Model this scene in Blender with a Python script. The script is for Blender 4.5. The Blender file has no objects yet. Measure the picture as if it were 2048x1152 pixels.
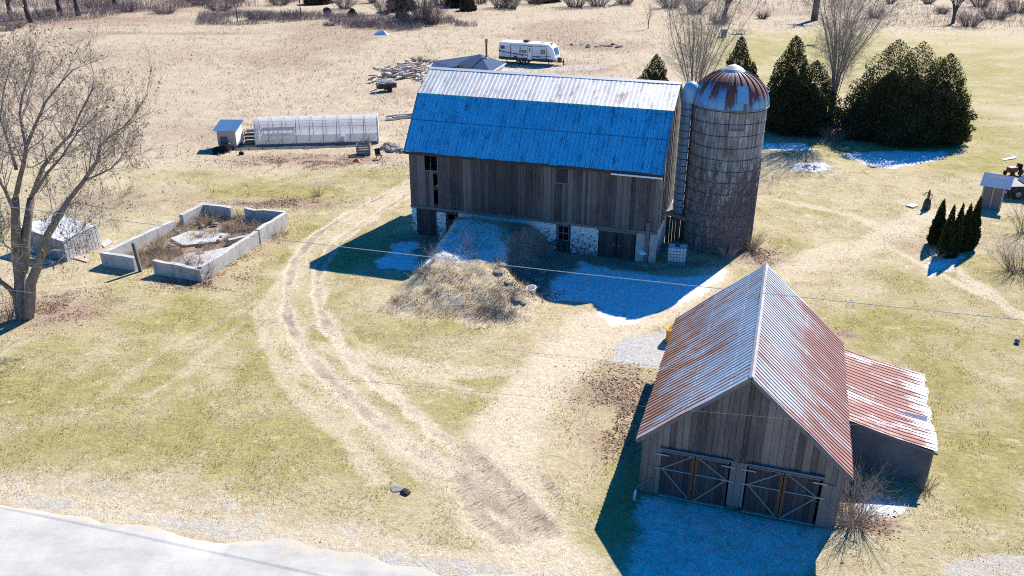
import bpy, math, random
import numpy as np
from mathutils import Vector, Matrix

# ------------------------------------------------------------------ camera, world, sun, exposure
SC = bpy.context.scene
COL = SC.collection
F_PX, PITCH, ROLL, CAM_H = 1688.05, 0.4252, 0.0019, 21.2765
cd = bpy.data.cameras.new("camera"); cam = bpy.data.objects.new("camera", cd); COL.objects.link(cam)
cd.sensor_fit = 'HORIZONTAL'; cd.sensor_width = 36.0; cd.lens = 36.0 * F_PX / 2048.0
cd.clip_start = 0.1; cd.clip_end = 4000
FW = np.array([0, math.cos(PITCH), -math.sin(PITCH)]); RT0 = np.array([1.0, 0, 0]); UP0 = np.cross(RT0, FW)
RT = RT0 * math.cos(ROLL) + UP0 * math.sin(ROLL); UP = UP0 * math.cos(ROLL) - RT0 * math.sin(ROLL)
CO = np.array([0, 0, CAM_H])
cam.matrix_world = Matrix(((RT[0], UP[0], -FW[0], 0), (RT[1], UP[1], -FW[1], 0), (RT[2], UP[2], -FW[2], CAM_H), (0, 0, 0, 1)))
SC.camera = cam

SUN_AZ, SUN_EL = math.radians(53.0), math.radians(41.5)      # azimuth from +X towards +Y
w = bpy.data.worlds.new("World"); SC.world = w; w.use_nodes = True
nt = w.node_tree; nt.nodes.clear()
sky = nt.nodes.new("ShaderNodeTexSky"); sky.sky_type = 'NISHITA'; sky.sun_disc = False
sky.sun_elevation = SUN_EL; sky.sun_rotation = math.pi / 2 - SUN_AZ
sky.altitude = 100; sky.air_density = 1.0; sky.dust_density = 0.3; sky.ozone_density = 6.0
hs = nt.nodes.new("ShaderNodeHueSaturation"); hs.inputs["Saturation"].default_value = 2.3; hs.inputs["Hue"].default_value = 0.506
bg = nt.nodes.new("ShaderNodeBackground"); bg.inputs["Strength"].default_value = 0.10
wo = nt.nodes.new("ShaderNodeOutputWorld")
nt.links.new(sky.outputs[0], hs.inputs["Color"]); nt.links.new(hs.outputs[0], bg.inputs[0]); nt.links.new(bg.outputs[0], wo.inputs[0])
sl = bpy.data.lights.new("sun", 'SUN'); sl.energy = 5.0; sl.angle = math.radians(0.5); sl.color = (1.0, 0.93, 0.83)
sun = bpy.data.objects.new("sun", sl); COL.objects.link(sun)
SUNV = np.array([math.cos(SUN_EL) * math.cos(SUN_AZ), math.cos(SUN_EL) * math.sin(SUN_AZ), math.sin(SUN_EL)])
sun.rotation_euler = Vector(-SUNV).to_track_quat('-Z', 'Y').to_euler(); sun.location = (30, 60, 60)
SC.view_settings.view_transform = 'Standard'; SC.view_settings.look = 'None'; SC.view_settings.gamma = 1
SC.view_settings.exposure = 0.9
SC.render.engine = 'CYCLES'
SC.cycles.use_denoising = False; SC.cycles.filter_width = 1.05; SC.cycles.max_bounces = 6; SC.cycles.transparent_max_bounces = 12
rng = np.random.default_rng(7); random.seed(7)

# ------------------------------------------------------------------ measuring helpers (photo measurement -> place on the ground)
def ray(px):
    return FW + RT * (px[0] - 1024) / F_PX - UP * (px[1] - 576) / F_PX
def G(px, py, z=0.0):
    d = ray((px, py)); t = (z - CO[2]) / d[2]; return CO + d * t
def GXY(px, py, z=0.0):
    p = G(px, py, z); return float(p[0]), float(p[1])
def onplane(px, py, o, n):
    d = ray((px, py)); t = ((np.array(o) - CO) @ np.array(n)) / (d @ np.array(n)); return CO + d * t

# ------------------------------------------------------------------ object helpers
def prop(o, label=None, cat=None, group=None, kind=None):
    if label: o["label"] = label
    if cat: o["category"] = cat
    if group: o["group"] = group
    if kind: o["kind"] = kind
    return o
def thing(name, label, cat, loc=(0, 0, 0), rz=0.0, group=None):
    o = bpy.data.objects.new(name, None); COL.objects.link(o); o.empty_display_size = 0.3
    o.location = loc; o.rotation_euler = (0, 0, rz)
    return prop(o, label, cat, group)
KIDS = {}
def link(name, me, mat, parent=None):
    o = bpy.data.objects.new(name, me); COL.objects.link(o)
    if mat: me.materials.append(mat)
    if parent is not None:
        o.parent = parent; KIDS.setdefault(parent.name, []).append(o)
    return o
def copy_tree(o, loc=None, rz=None, scale=None, parent=None, label=None):
    c = o.copy(); COL.objects.link(c)
    if parent is not None: c.parent = parent; KIDS.setdefault(parent.name, []).append(c)
    if loc is not None: c.location = loc
    if rz is not None: c.rotation_euler = (0, 0, rz)
    if scale is not None: c.scale = scale if hasattr(scale, '__len__') else (scale,) * 3
    if label: c["label"] = label
    for ch in list(KIDS.get(o.name, [])): copy_tree(ch, parent=c)
    return c

class MB:
    def __init__(s): s.v = []; s.f = []; s.uv = None
    def add(s, vs, fs):
        b = len(s.v); s.v.extend([tuple(map(float, p)) for p in vs]); s.f.extend([tuple(i + b for i in q) for q in fs])
    def box(s, x0, x1, y0, y1, z0, z1, M=None):
        vs = [(x, y, z) for z in (z0, z1) for y in (y0, y1) for x in (x0, x1)]
        if M is not None: vs = [tuple(M @ Vector(p)) for p in vs]
        s.add(vs, [(0, 2, 3, 1), (4, 5, 7, 6), (0, 1, 5, 4), (2, 6, 7, 3), (0, 4, 6, 2), (1, 3, 7, 5)])
        return s
    def beam(s, p, q, wd, hd, up=(0, 0, 1)):
        p = np.array(p, float); q = np.array(q, float); d = q - p; d /= np.linalg.norm(d)
        up = np.array(up, float)
        if abs(up @ d) > 0.95: up = np.array([1.0, 0, 0])
        a = np.cross(d, up); a /= np.linalg.norm(a); b = np.cross(a, d)
        vs = [e + a * sx * wd / 2 + b * sy * hd / 2 for e in (p, q) for sx, sy in ((-1, -1), (1, -1), (1, 1), (-1, 1))]
        s.add(vs, [(0, 1, 2, 3), (7, 6, 5, 4), (0, 4, 5, 1), (1, 5, 6, 2), (2, 6, 7, 3), (3, 7, 4, 0)]); return s
    def tube(s, pts, rad, n=6, cap=True):
        pts = np.array(pts, float); m = len(pts); rad = np.full(m, rad, float) if np.isscalar(rad) else np.array(rad, float)
        t = np.gradient(pts, axis=0); t /= np.maximum(np.linalg.norm(t, axis=1, keepdims=True), 1e-9)
        ref = np.array([0.0, 0, 1]) if abs(t[0][2]) < 0.9 else np.array([1.0, 0, 0])
        vs = []; a = np.cross(t[0], ref); a /= np.linalg.norm(a)
        for i in range(m):
            a = a - t[i] * (a @ t[i]); a /= max(np.linalg.norm(a), 1e-9); b = np.cross(t[i], a)
            for k in range(n):
                th = 2 * math.pi * k / n; vs.append(pts[i] + rad[i] * (a * math.cos(th) + b * math.sin(th)))
        fs = [(i * n + k, i * n + (k + 1) % n, (i + 1) * n + (k + 1) % n, (i + 1) * n + k) for i in range(m - 1) for k in range(n)]
        if cap: fs += [tuple(reversed(range(n))), tuple((m - 1) * n + k for k in range(n))]
        s.add(vs, fs); return s
    def cyl(s, p, q, r, n=10): return s.tube([p, q], [r, r], n)
    def lathe(s, prof, n=24, c=(0, 0, 0)):
        vs = [(c[0] + r * math.cos(2 * math.pi * k / n), c[1] + r * math.sin(2 * math.pi * k / n), c[2] + z) for r, z in prof for k in range(n)]
        m = len(prof)
        s.add(vs, [(i * n + k, i * n + (k + 1) % n, (i + 1) * n + (k + 1) % n, (i + 1) * n + k) for i in range(m - 1) for k in range(n)]); return s
    def poly(s, pts): s.add(pts, [tuple(range(len(pts)))]); return s
    def prism(s, prof, axis, t0, t1):
        """prof: list of 2D points; extruded along axis 'x','y','z'"""
        def P(a, b, t): return {'x': (t, a, b), 'y': (a, t, b), 'z': (a, b, t)}[axis]
        n = len(prof)
        s.add([P(a, b, t0) for a, b in prof] + [P(a, b, t1) for a, b in prof],
              [tuple(range(n)), tuple(reversed(range(n, 2 * n)))] + [(i, i + n, (i + 1) % n + n, (i + 1) % n) for i in range(n)]); return s
    def build(s, name, mat, parent=None, smooth=False, label=None, bevel=0):
        me = bpy.data.meshes.new(name); me.from_pydata(s.v, [], s.f); me.update()
        import bmesh
        bm = bmesh.new(); bm.from_mesh(me); bmesh.ops.recalc_face_normals(bm, faces=bm.faces); bm.to_mesh(me); bm.free()
        if smooth: me.polygons.foreach_set("use_smooth", [True] * len(me.polygons))
        o = link(name, me, mat, parent)
        if bevel:
            md = o.modifiers.new("bevel", 'BEVEL'); md.width = bevel; md.segments = 2; md.limit_method = 'ANGLE'
        if label: o["label"] = label
        return o

def np_mesh(name, V, Fc, mat, parent=None, attrs=None, smooth=False, uv=None):
    V = np.asarray(V, np.float32); Fc = np.asarray(Fc, np.int32); k = Fc.shape[1]
    me = bpy.data.meshes.new(name); me.vertices.add(len(V)); me.vertices.foreach_set("co", V.ravel())
    me.loops.add(Fc.size); me.loops.foreach_set("vertex_index", Fc.ravel())
    me.polygons.add(len(Fc)); me.polygons.foreach_set("loop_start", np.arange(0, Fc.size, k, dtype=np.int32))
    me.polygons.foreach_set("loop_total", np.full(len(Fc), k, np.int32))
    me.polygons.foreach_set("use_smooth", np.full(len(Fc), bool(smooth)))
    if attrs:
        for n, a in attrs.items():
            at = me.attributes.new(n, 'FLOAT_COLOR', 'POINT'); at.data.foreach_set("color", np.asarray(a, np.float32).ravel())
    if uv is not None:
        ul = me.uv_layers.new(name="UVMap"); ul.data.foreach_set("uv", np.asarray(uv, np.float32)[Fc.ravel()].ravel())
    me.update(calc_edges=True); me.validate()
    return link(name, me, mat, parent)

# ------------------------------------------------------------------ material helpers
class NT:
    def __init__(s, name):
        s.m = bpy.data.materials.new(name); s.m.use_nodes = True; s.t = s.m.node_tree; s.t.nodes.clear()
        s.out = s.n("ShaderNodeOutputMaterial"); s.bsdf = s.n("ShaderNodeBsdfPrincipled"); s.l(s.bsdf.outputs[0], s.out.inputs[0])
    def n(s, k, **kw):
        nd = s.t.nodes.new(k)
        for a, b in kw.items(): setattr(nd, a, b)
        return nd
    def l(s, a, b): s.t.links.new(a, b)
    def set(s, sock, val):
        if hasattr(val, 'links') or hasattr(val, 'is_output'): s.l(val, sock)
        elif isinstance(val, (tuple, list)) and len(val) == 3 and sock.type == 'RGBA': sock.default_value = (*val, 1)
        else: sock.default_value = val
    def coord(s, kind="Object", scale=(1, 1, 1), rot=(0, 0, 0)):
        tc = s.n("ShaderNodeTexCoord"); mp = s.n("ShaderNodeMapping"); mp.inputs["Scale"].default_value = scale; mp.inputs["Rotation"].default_value = rot
        s.l(tc.outputs[kind], mp.inputs[0]); return mp.outputs[0]
    def noise(s, vec, scale=5, detail=4, rough=0.6, dist=0):
        n = s.n("ShaderNodeTexNoise"); s.l(vec, n.inputs["Vector"]); n.inputs["Scale"].default_value = scale
        n.inputs["Detail"].default_value = detail; n.inputs["Roughness"].default_value = rough; n.inputs["Distortion"].default_value = dist
        return n.outputs["Fac"]
    def ramp(s, fac, lo, hi, a=0.0, b=1.0):
        m = s.n("ShaderNodeMapRange"); s.set(m.inputs[0], fac); m.inputs[1].default_value = lo; m.inputs[2].default_value = hi
        m.inputs[3].default_value = a; m.inputs[4].default_value = b; return m.outputs[0]
    def math(s, op, a, b=0.0):
        m = s.n("ShaderNodeMath", operation=op); s.set(m.inputs[0], a); s.set(m.inputs[1], b); return m.outputs[0]
    def mix(s, fac, a, b, mode='MIX'):
        m = s.n("ShaderNodeMix", data_type='RGBA', blend_type=mode); m.clamp_factor = True
        s.set(m.inputs[0], fac); s.set(m.inputs[6], a); s.set(m.inputs[7], b); return m.outputs[2]
    def attr(s, name):
        a = s.n("ShaderNodeAttribute"); a.attribute_name = name; return a
    def sep(s, col):
        x = s.n("ShaderNodeSeparateColor"); s.l(col, x.inputs[0]); return x.outputs
    def xyz(s, vec):
        x = s.n("ShaderNodeSeparateXYZ"); s.l(vec, x.inputs[0]); return x.outputs
    def island(s): return s.n("ShaderNodeNewGeometry").outputs["Random Per Island"]
    def hsv(s, col, h=0.5, sa=1.0, v=1.0):
        x = s.n("ShaderNodeHueSaturation"); s.set(x.inputs["Hue"], h); s.set(x.inputs["Saturation"], sa); s.set(x.inputs["Value"], v); s.set(x.inputs["Color"], col); return x.outputs[0]
    def bump(s, h, strength=0.3, dist=0.02):
        b = s.n("ShaderNodeBump"); b.inputs["Strength"].default_value = strength; b.inputs["Distance"].default_value = dist
        s.l(h, b.inputs["Height"]); s.l(b.outputs[0], s.bsdf.inputs["Normal"])
    def fin(s, col=None, rough=0.8, metal=0.0, spec=None):
        if col is not None: s.set(s.bsdf.inputs["Base Color"], col)
        s.set(s.bsdf.inputs["Roughness"], rough); s.set(s.bsdf.inputs["Metallic"], metal)
        if spec is not None: s.bsdf.inputs["Specular IOR Level"].default_value = spec
        return s.m

def flat_mat(name, col, rough=0.6, metal=0.0, var=0.12, nscale=6.0, spec=0.4):
    t = NT(name); c = t.coord(); f = t.noise(c, nscale, 5, 0.65)
    v = t.ramp(f, 0.25, 0.75, 1 - var, 1 + var)
    return t.fin(t.hsv(col, v=v), rough, metal, spec)

def wood_mat(name, dark, light, hue_var=True, stretch=(9, 9, 0.5), spec=0.15):
    t = NT(name); c = t.coord("Object", stretch)
    g = t.noise(c, 3.0, 6, 0.7, 0.4); r = t.island()
    big = t.noise(t.coord("Object", (0.6, 0.6, 0.35)), 1.2, 3)
    f = t.math('ADD', t.math('MULTIPLY', r, 0.44), t.math('MULTIPLY', g, 0.95)); f = t.math('ADD', f, t.math('MULTIPLY', t.math('SUBTRACT', big, 0.5), 0.5))
    col = t.mix(t.ramp(f, 0.32, 0.98), dark, light)
    if hue_var:
        br = t.noise(t.coord("Object", (4, 4, 0.3)), 1.7, 3); k = t.math('MULTIPLY', t.ramp(br, 0.55, 0.75), 0.45)
        col = t.mix(k, col, (0.16, 0.085, 0.045))
    t.bump(g, 0.35, 0.01)
    return t.fin(col, 0.85, 0, spec)

def metal_mat(name, base=(0.62, 0.64, 0.66), rust=0.0, vgrad=None, rough=0.42, metallic=0.85, stain=0.3, rustcol=(0.20, 0.07, 0.035), sheet=(0.7, 2.4), patch=(1.4, 0.45), seam=0.305, seam_k=0.0, lapv=None, streak=(1.5, 0.35)):
    """uv: metres along the eave, metres up the slope"""
    t = NT(name); uv = t.coord("UV"); x = t.xyz(uv)
    st = t.noise(t.coord("UV", (*streak, 1)), 2.0, 6, 0.65)
    fine = t.noise(t.coord("UV", (5, 1.2, 1)), 3.0, 5, 0.7)
    cmb = t.n("ShaderNodeCombineXYZ")
    t.l(t.math('FLOOR', t.math('DIVIDE', x[0], sheet[0])), cmb.inputs[0]); t.l(t.math('FLOOR', t.math('DIVIDE', x[1], sheet[1])), cmb.inputs[1])
    wn = t.n("ShaderNodeTexWhiteNoise", noise_dimensions='3D'); t.l(cmb.outputs[0], wn.inputs["Vector"]); sh = wn.outputs["Value"]
    big = t.noise(t.coord("UV", (*patch, 1)), 1.0, 6, 0.68, 0.3)
    colm = t.hsv(base, v=t.ramp(fine, 0.2, 0.8, 0.88, 1.08)); colm = t.hsv(colm, v=t.ramp(sh, 0, 1, 0.9, 1.08))
    dk = t.math('MULTIPLY', t.ramp(st, 0.52, 0.78), stain)
    col = t.mix(dk, colm, (0.045, 0.04, 0.045))
    if seam_k:   # darker lines along the ribs and at the sheet lap
        fr_ = t.math('FRACT', t.math('DIVIDE', x[0], seam)); dd_ = t.math('ABSOLUTE', t.math('SUBTRACT', fr_, 0.42)); sm = t.math('MULTIPLY', t.ramp(dd_, 0.05, 0.11, 1.0, 0.0), t.ramp(st, 0.3, 0.6, 0.35, 1.0))
        if lapv: sm = t.math('MAXIMUM', sm, t.ramp(t.math('ABSOLUTE', t.math('SUBTRACT', x[1], lapv)), 0.015, 0.05, 1.0, 0.0))
        col = t.mix(t.math('MULTIPLY', sm, seam_k), col, t.mix(0.75, col, (0.02, 0.02, 0.025)))
    rf = t.math('ADD', t.math('ADD', t.math('MULTIPLY', big, 1.0), t.math('MULTIPLY', t.math('SUBTRACT', fine, 0.5), 0.55)), t.math('MULTIPLY', t.math('SUBTRACT', sh, 0.5), 0.10))
    if vgrad: rf = t.math('ADD', rf, t.ramp(x[1], vgrad[0], vgrad[1], vgrad[2], vgrad[3]))
    rm = t.ramp(rf, 0.57 - rust, 0.80 - rust) if rust > 0 else t.math('MULTIPLY', 0.0, 1.0)
    rc = t.hsv(rustcol, v=t.ramp(fine, 0.25, 0.75, 0.7, 1.5))
    col = t.mix(rm, col, rc)
    t.l(col, t.bsdf.inputs["Base Color"])
    t.l(t.math('MULTIPLY', t.math('SUBTRACT', 1.0, rm), metallic), t.bsdf.inputs["Metallic"])
    t.l(t.math('ADD', t.math('MULTIPLY', rm, 0.3), t.ramp(fine, 0.2, 0.8, rough - 0.05, rough + 0.1)), t.bsdf.inputs["Roughness"])
    return t.m

# ------------------------------------------------------------------ fields: ground height and ground cover
E_B = np.array([math.cos(-0.318), math.sin(-0.318)]); N_B = np.array([-E_B[1], E_B[0]])
BARN = dict(x=-7.082, y=56.421, yaw=-0.318, L=17.278, W=9.235, zw=2.163, ze=6.089, zb=9.551, zr=10.838, ob=2.297, oe=0.412, ov=0.192)
GAR = dict(x=5.092, y=27.304, yaw=-0.3126, W=7.33, L=10.866, ze=2.514, zr=6.007, ov=0.09, oe=0.282, lW=3.614, lz0=2.58, lz1=1.579, l0=4.157, l1=10.363)
SILO = dict(x=14.1, y=54.79, r=2.366, h=9.65, d=2.41)
def barn_w(a, b, z=0): return (BARN['x'] + E_B[0] * a + N_B[0] * b, BARN['y'] + E_B[1] * a + N_B[1] * b, z)

def seg_dist(X, Y, pts):
    D = np.full(X.shape, 1e9)
    for (x0, y0), (x1, y1) in zip(pts[:-1], pts[1:]):
        dx, dy = x1 - x0, y1 - y0; L2 = dx * dx + dy * dy + 1e-12
        t = np.clip(((X - x0) * dx + (Y - y0) * dy) / L2, 0, 1)
        D = np.minimum(D, np.hypot(X - x0 - t * dx, Y - y0 - t * dy))
    return D
def inside(X, Y, poly):
    r = np.zeros(X.shape, bool); n = len(poly)
    for i in range(n):
        x0, y0 = poly[i]; x1, y1 = poly[(i + 1) % n]
        c = (y0 > Y) != (y1 > Y)
        with np.errstate(divide='ignore', invalid='ignore'):
            r ^= c & (X < (x1 - x0) * (Y - y0) / (y1 - y0 + 1e-12) + x0)
    return r
def sdf(X, Y, poly):
    d = seg_dist(X, Y, list(poly) + [poly[0]]); return np.where(inside(X, Y, poly), d, -d)
def sstep(a, b, x):
    t = np.clip((x - a) / (b - a), 0, 1); return t * t * (3 - 2 * t)
_perm = np.random.default_rng(3).random((256, 256))
def vnoise(X, Y, s):
    x = X / s; y = Y / s; xi = np.floor(x).astype(int); yi = np.floor(y).astype(int); fx = x - xi; fy = y - yi
    fx = fx * fx * (3 - 2 * fx); fy = fy * fy * (3 - 2 * fy); p = lambda i, j: _perm[i & 255, j & 255]
    return (p(xi, yi) * (1 - fx) + p(xi + 1, yi) * fx) * (1 - fy) + (p(xi, yi + 1) * (1 - fx) + p(xi + 1, yi + 1) * fx) * fy
def fbm(X, Y, s, o=4):
    r = 0; a = 0.5; t = 0
    for i in range(o): r = r + a * vnoise(X + 37 * i, Y - 61 * i, s / 2 ** i); t += a; a *= 0.55
    return r / t

BANK = [barn_w(a, b)[:2] for a, b in ((2.3, 0.6), (2.9, -4), (3.1, -8), (3.2, -12.4), (5.4, -12.6), (7.3, -12.0), (9.4, -12.9), (12.2, -10.8), (12.3, -8.0), (10.8, -6.6), (9.6, -5), (9.7, -3), (10.6, 0.6))]
def height(X, Y):
    r = np.hypot(X, Y - 50)
    h = 0.10 * (fbm(X, Y, 9, 3) - 0.5) + 0.35 * (fbm(X + 200, Y, 45, 2) - 0.5) * sstep(45, 110, r) + 0.05 * (fbm(X, Y, 1.3, 2) - 0.5)
    fld = sstep(66, 78, Y) ; h = h + fld * 0.14 * (fbm(X, Y, 1.1, 3) - 0.5)
    # earth bank in front of the barn
    b = (X - BARN['x']) * N_B[0] + (Y - BARN['y']) * N_B[1]
    top = np.interp(b, [-12.0, -10.8, -9, -6.3, -3, 0, 0.4], [0.0, 0.30, 0.82, 1.50, 1.80, 2.05, 2.05])
    s = sdf(X, Y, BANK) + 0.5 * (fbm(X + 5, Y, 1.6, 3) - 0.5)
    m = sstep(-0.15, 1.6, s)
    return h * (1 - 0.6 * m) + top * m + m * 0.42 * (fbm(X, Y + 9, 1.0, 3) - 0.5) * sstep(-1.5, -4.5, b)

P = lambda *pts: [GXY(*p) for p in pts]
TRACKS = [  # (polyline, half width m, strength)
    (P((815, 362), (760, 395), (690, 432), (630, 470), (590, 520), (572, 580), (575, 640), (600, 690), (650, 750), (720, 815), (800, 880), (900, 945), (985, 1010), (1060, 1060)), 0.33, 0.80),
    (P((815, 388), (775, 415), (720, 450), (668, 488), (640, 530), (635, 570), (640, 620), (665, 670), (715, 730), (790, 800), (880, 870), (950, 920), (1020, 985), (1090, 1050)), 0.33, 0.75),
]
PALES = [   # worn straw tracks
    (P((815, 375), (700, 440), (620, 490), (575, 560), (560, 640), (620, 740), (760, 860), (920, 960), (1050, 1050)), 1.0, 0.42),
    (TRACKS[0][0], 0.45, 0.95), (TRACKS[1][0], 0.45, 0.95),
    (P((560, 560), (520, 620), (540, 700), (600, 790), (700, 880), (760, 960)), 0.5, 0.5),
    (P((1190, 650), (1130, 720), (1060, 790), (1010, 860), (985, 930), (1000, 1000), (1060, 1090), (1120, 1152)), 1.7, 0.9),
    (P((1440, 545), (1380, 590), (1290, 640), (1200, 690), (1120, 740), (1050, 830), (1000, 930)), 1.1, 0.8),
    (P((640, 690), (760, 720), (900, 745), (1050, 740), (1150, 700)), 0.6, 0.5),
    (P((660, 640), (720, 690), (860, 760), (980, 790)), 0.4, 0.35),
    (P((1530, 560), (1640, 510), (1740, 490), (1850, 430), (2048, 420)), 1.2, 0.55),
    (P((1560, 400), (1700, 430), (1860, 500), (2048, 640)), 0.5, 0.6),
    (P((1740, 470), (1900, 560), (2048, 630)), 0.3, 0.6),
    (P((200, 800), (330, 700), (450, 640), (520, 600)), 0.35, 0.22),
    (P((300, 790), (380, 740), (470, 660)), 0.28, 0.25),
    (P((0, 985), (250, 1022), (480, 1065), (700, 1085), (900, 1120), (1100, 1152)), 0.7, 0.5),
]
GREENS = [  # (centre px, rx m, ry m, strength)
    ((150, 760), 9, 5, 0.8), ((420, 640), 8, 4, 0.85), ((500, 740), 6, 4, 0.7), ((300, 870), 9, 3, 0.75), ((560, 880), 7, 3, 0.7), ((720, 660), 4, 3.0, 0.95), ((690, 600), 2.4, 2.4, 0.8),
    ((640, 480), 3, 5, 0.7), ((560, 520), 2.2, 5, 0.75), ((640, 380), 3, 5, 0.7), ((740, 350), 4, 4, 0.7), ((800, 660), 3, 2, 0.7), ((860, 790), 5, 1.5, 0.6), ((960, 760), 3, 1.5, 0.5), ((760, 940), 5, 2, 0.5),
    ((1820, 680), 9, 4, 0.85), ((1760, 700), 5, 3, 0.9), ((1960, 760), 8, 5, 0.8), ((1980, 900), 8, 6, 0.75), ((1580, 460), 4, 4, 0.6), ((1640, 430), 5, 3, 0.4), ((715, 505), 4.0, 3.6, 1.3), ((1235, 980), 1.6, 3.0, 1.0), ((1700, 300), 9, 2.5, 1.0), ((2000, 330), 6, 5, 0.95), ((1940, 250), 8, 14, 0.85),  # the barn-shadow and garage-shadow entries put darker shade into the green
    ((1900, 140), 26, 26, 0.8), ((1600, 110), 30, 26, 0.75), ((1500, 95), 16, 18, 0.7), ((560, 375), 6, 2.6, 0.75), ((420, 350), 4, 2.5, 0.45), ((700, 340), 5, 2.5, 0.65), ((180, 400), 6, 3, 0.4), ((1990, 560), 5, 4, 0.6), ((1870, 560), 5, 3, 0.5), ((1960, 440), 5, 2, 0.5),
]
FROST = [P((1258, 1012), (1285, 985), (1400, 1000), (1670, 1060), (1655, 1100), (1620, 1175), (1330, 1190), (1250, 1190), (1262, 1090)),
         P((1165, 522), (1260, 540), (1345, 550), (1450, 540), (1446, 562), (1392, 594), (1332, 626), (1272, 648), (1225, 650), (1192, 632), (1174, 610), (1085, 608), (1100, 565)),
         [barn_w(a, b)[:2] for a, b in ((3.2, -1.2), (7.6, -0.8), (8.6, -3), (8.4, -6.7), (3.6, -7.2), (3.2, -4))],
         P((770, 480), (830, 478), (850, 500), (850, 555), (740, 538)),
         P((1735, 985), (1800, 995), (1842, 985), (1836, 1041), (1745, 1028), (1700, 1010)),
         P((1520, 283), (1600, 285), (1660, 305), (1760, 300), (1900, 302), (1870, 322), (1790, 338), (1725, 330), (1690, 312), (1640, 301), (1580, 302), (1520, 301)),
         P((1585, 322), (1650, 325), (1660, 338), (1620, 344), (1585, 336)),
         P((1850, 515), (1950, 508), (1905, 532), (1860, 562), (1848, 548))]
GRAVEL = [P((1235, 685), (1320, 665), (1400, 660), (1400, 760), (1310, 735), (1220, 722)), P((985, 138), (1080, 132), (1190, 128), (1230, 135), (1160, 142), (1000, 146)), P((1880, 1120), (1960, 1095), (2060, 1110), (2060, 1170), (1870, 1165)),
          P((660, 1090), (900, 1120), (1010, 1135), (1100, 1190), (600, 1190))]
LEAVES = [((1245, 795), 2.5, 3.0, 0.8), ((1190, 880), 1.5, 1.6, 0.6), ((100, 620), 4, 2.6, 0.8), ((490, 480), 2.5, 3.4, 0.65), ((400, 560), 3.0, 1.6, 0.7), ((1500, 505), 2.2, 2.6, 0.7), ((620, 320), 10, 2.6, 0.75), ((480, 310), 5, 1.6, 0.3), ((640, 365), 4, 1.6, 0.4), ((560, 405), 6, 1.6, 0.75),
          ((250, 400), 9, 4, 0.55), ((560, 130), 30, 12, 0.25), ((300, 110), 30, 16, 0.4), ((230, 66), 9, 2.2, 1.0), ((420, 67), 14, 2.4, 0.8), ((250, 140), 12, 8, 0.4), ((640, 60), 16, 6, 0.5), ((100, 40), 36, 14, 0.8), ((330, 20), 26, 12, 0.7), ((1900, 40), 40, 14, 0.35),  ((1190, 91), 4.0, 1.8, 2.2), ((1060, 845), 0.9, 0.6, 0.3), ((1690, 675), 0.8, 0.5, 0.9), ((1660, 270), 8, 2.4, 1.0), ((1830, 490), 2.4, 1.8, 0.7), ((1990, 500), 3, 3, 0.5), ((1700, 1010), 1.2, 1.6, 0.9)]
YARD = [P((985, 470), (1120, 480), (1200, 512), (1290, 530), (1420, 520), (1420, 538), (1290, 548), (1180, 530), (1110, 560), (1080, 590), (1020, 570)), P((826, 470), (900, 462), (880, 500), (800, 520), (770, 470))]  # yard dirt, with some of the barn's shade put into its brown
RUIN = P((225, 520), (398, 545), (560, 440), (410, 425))
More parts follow.
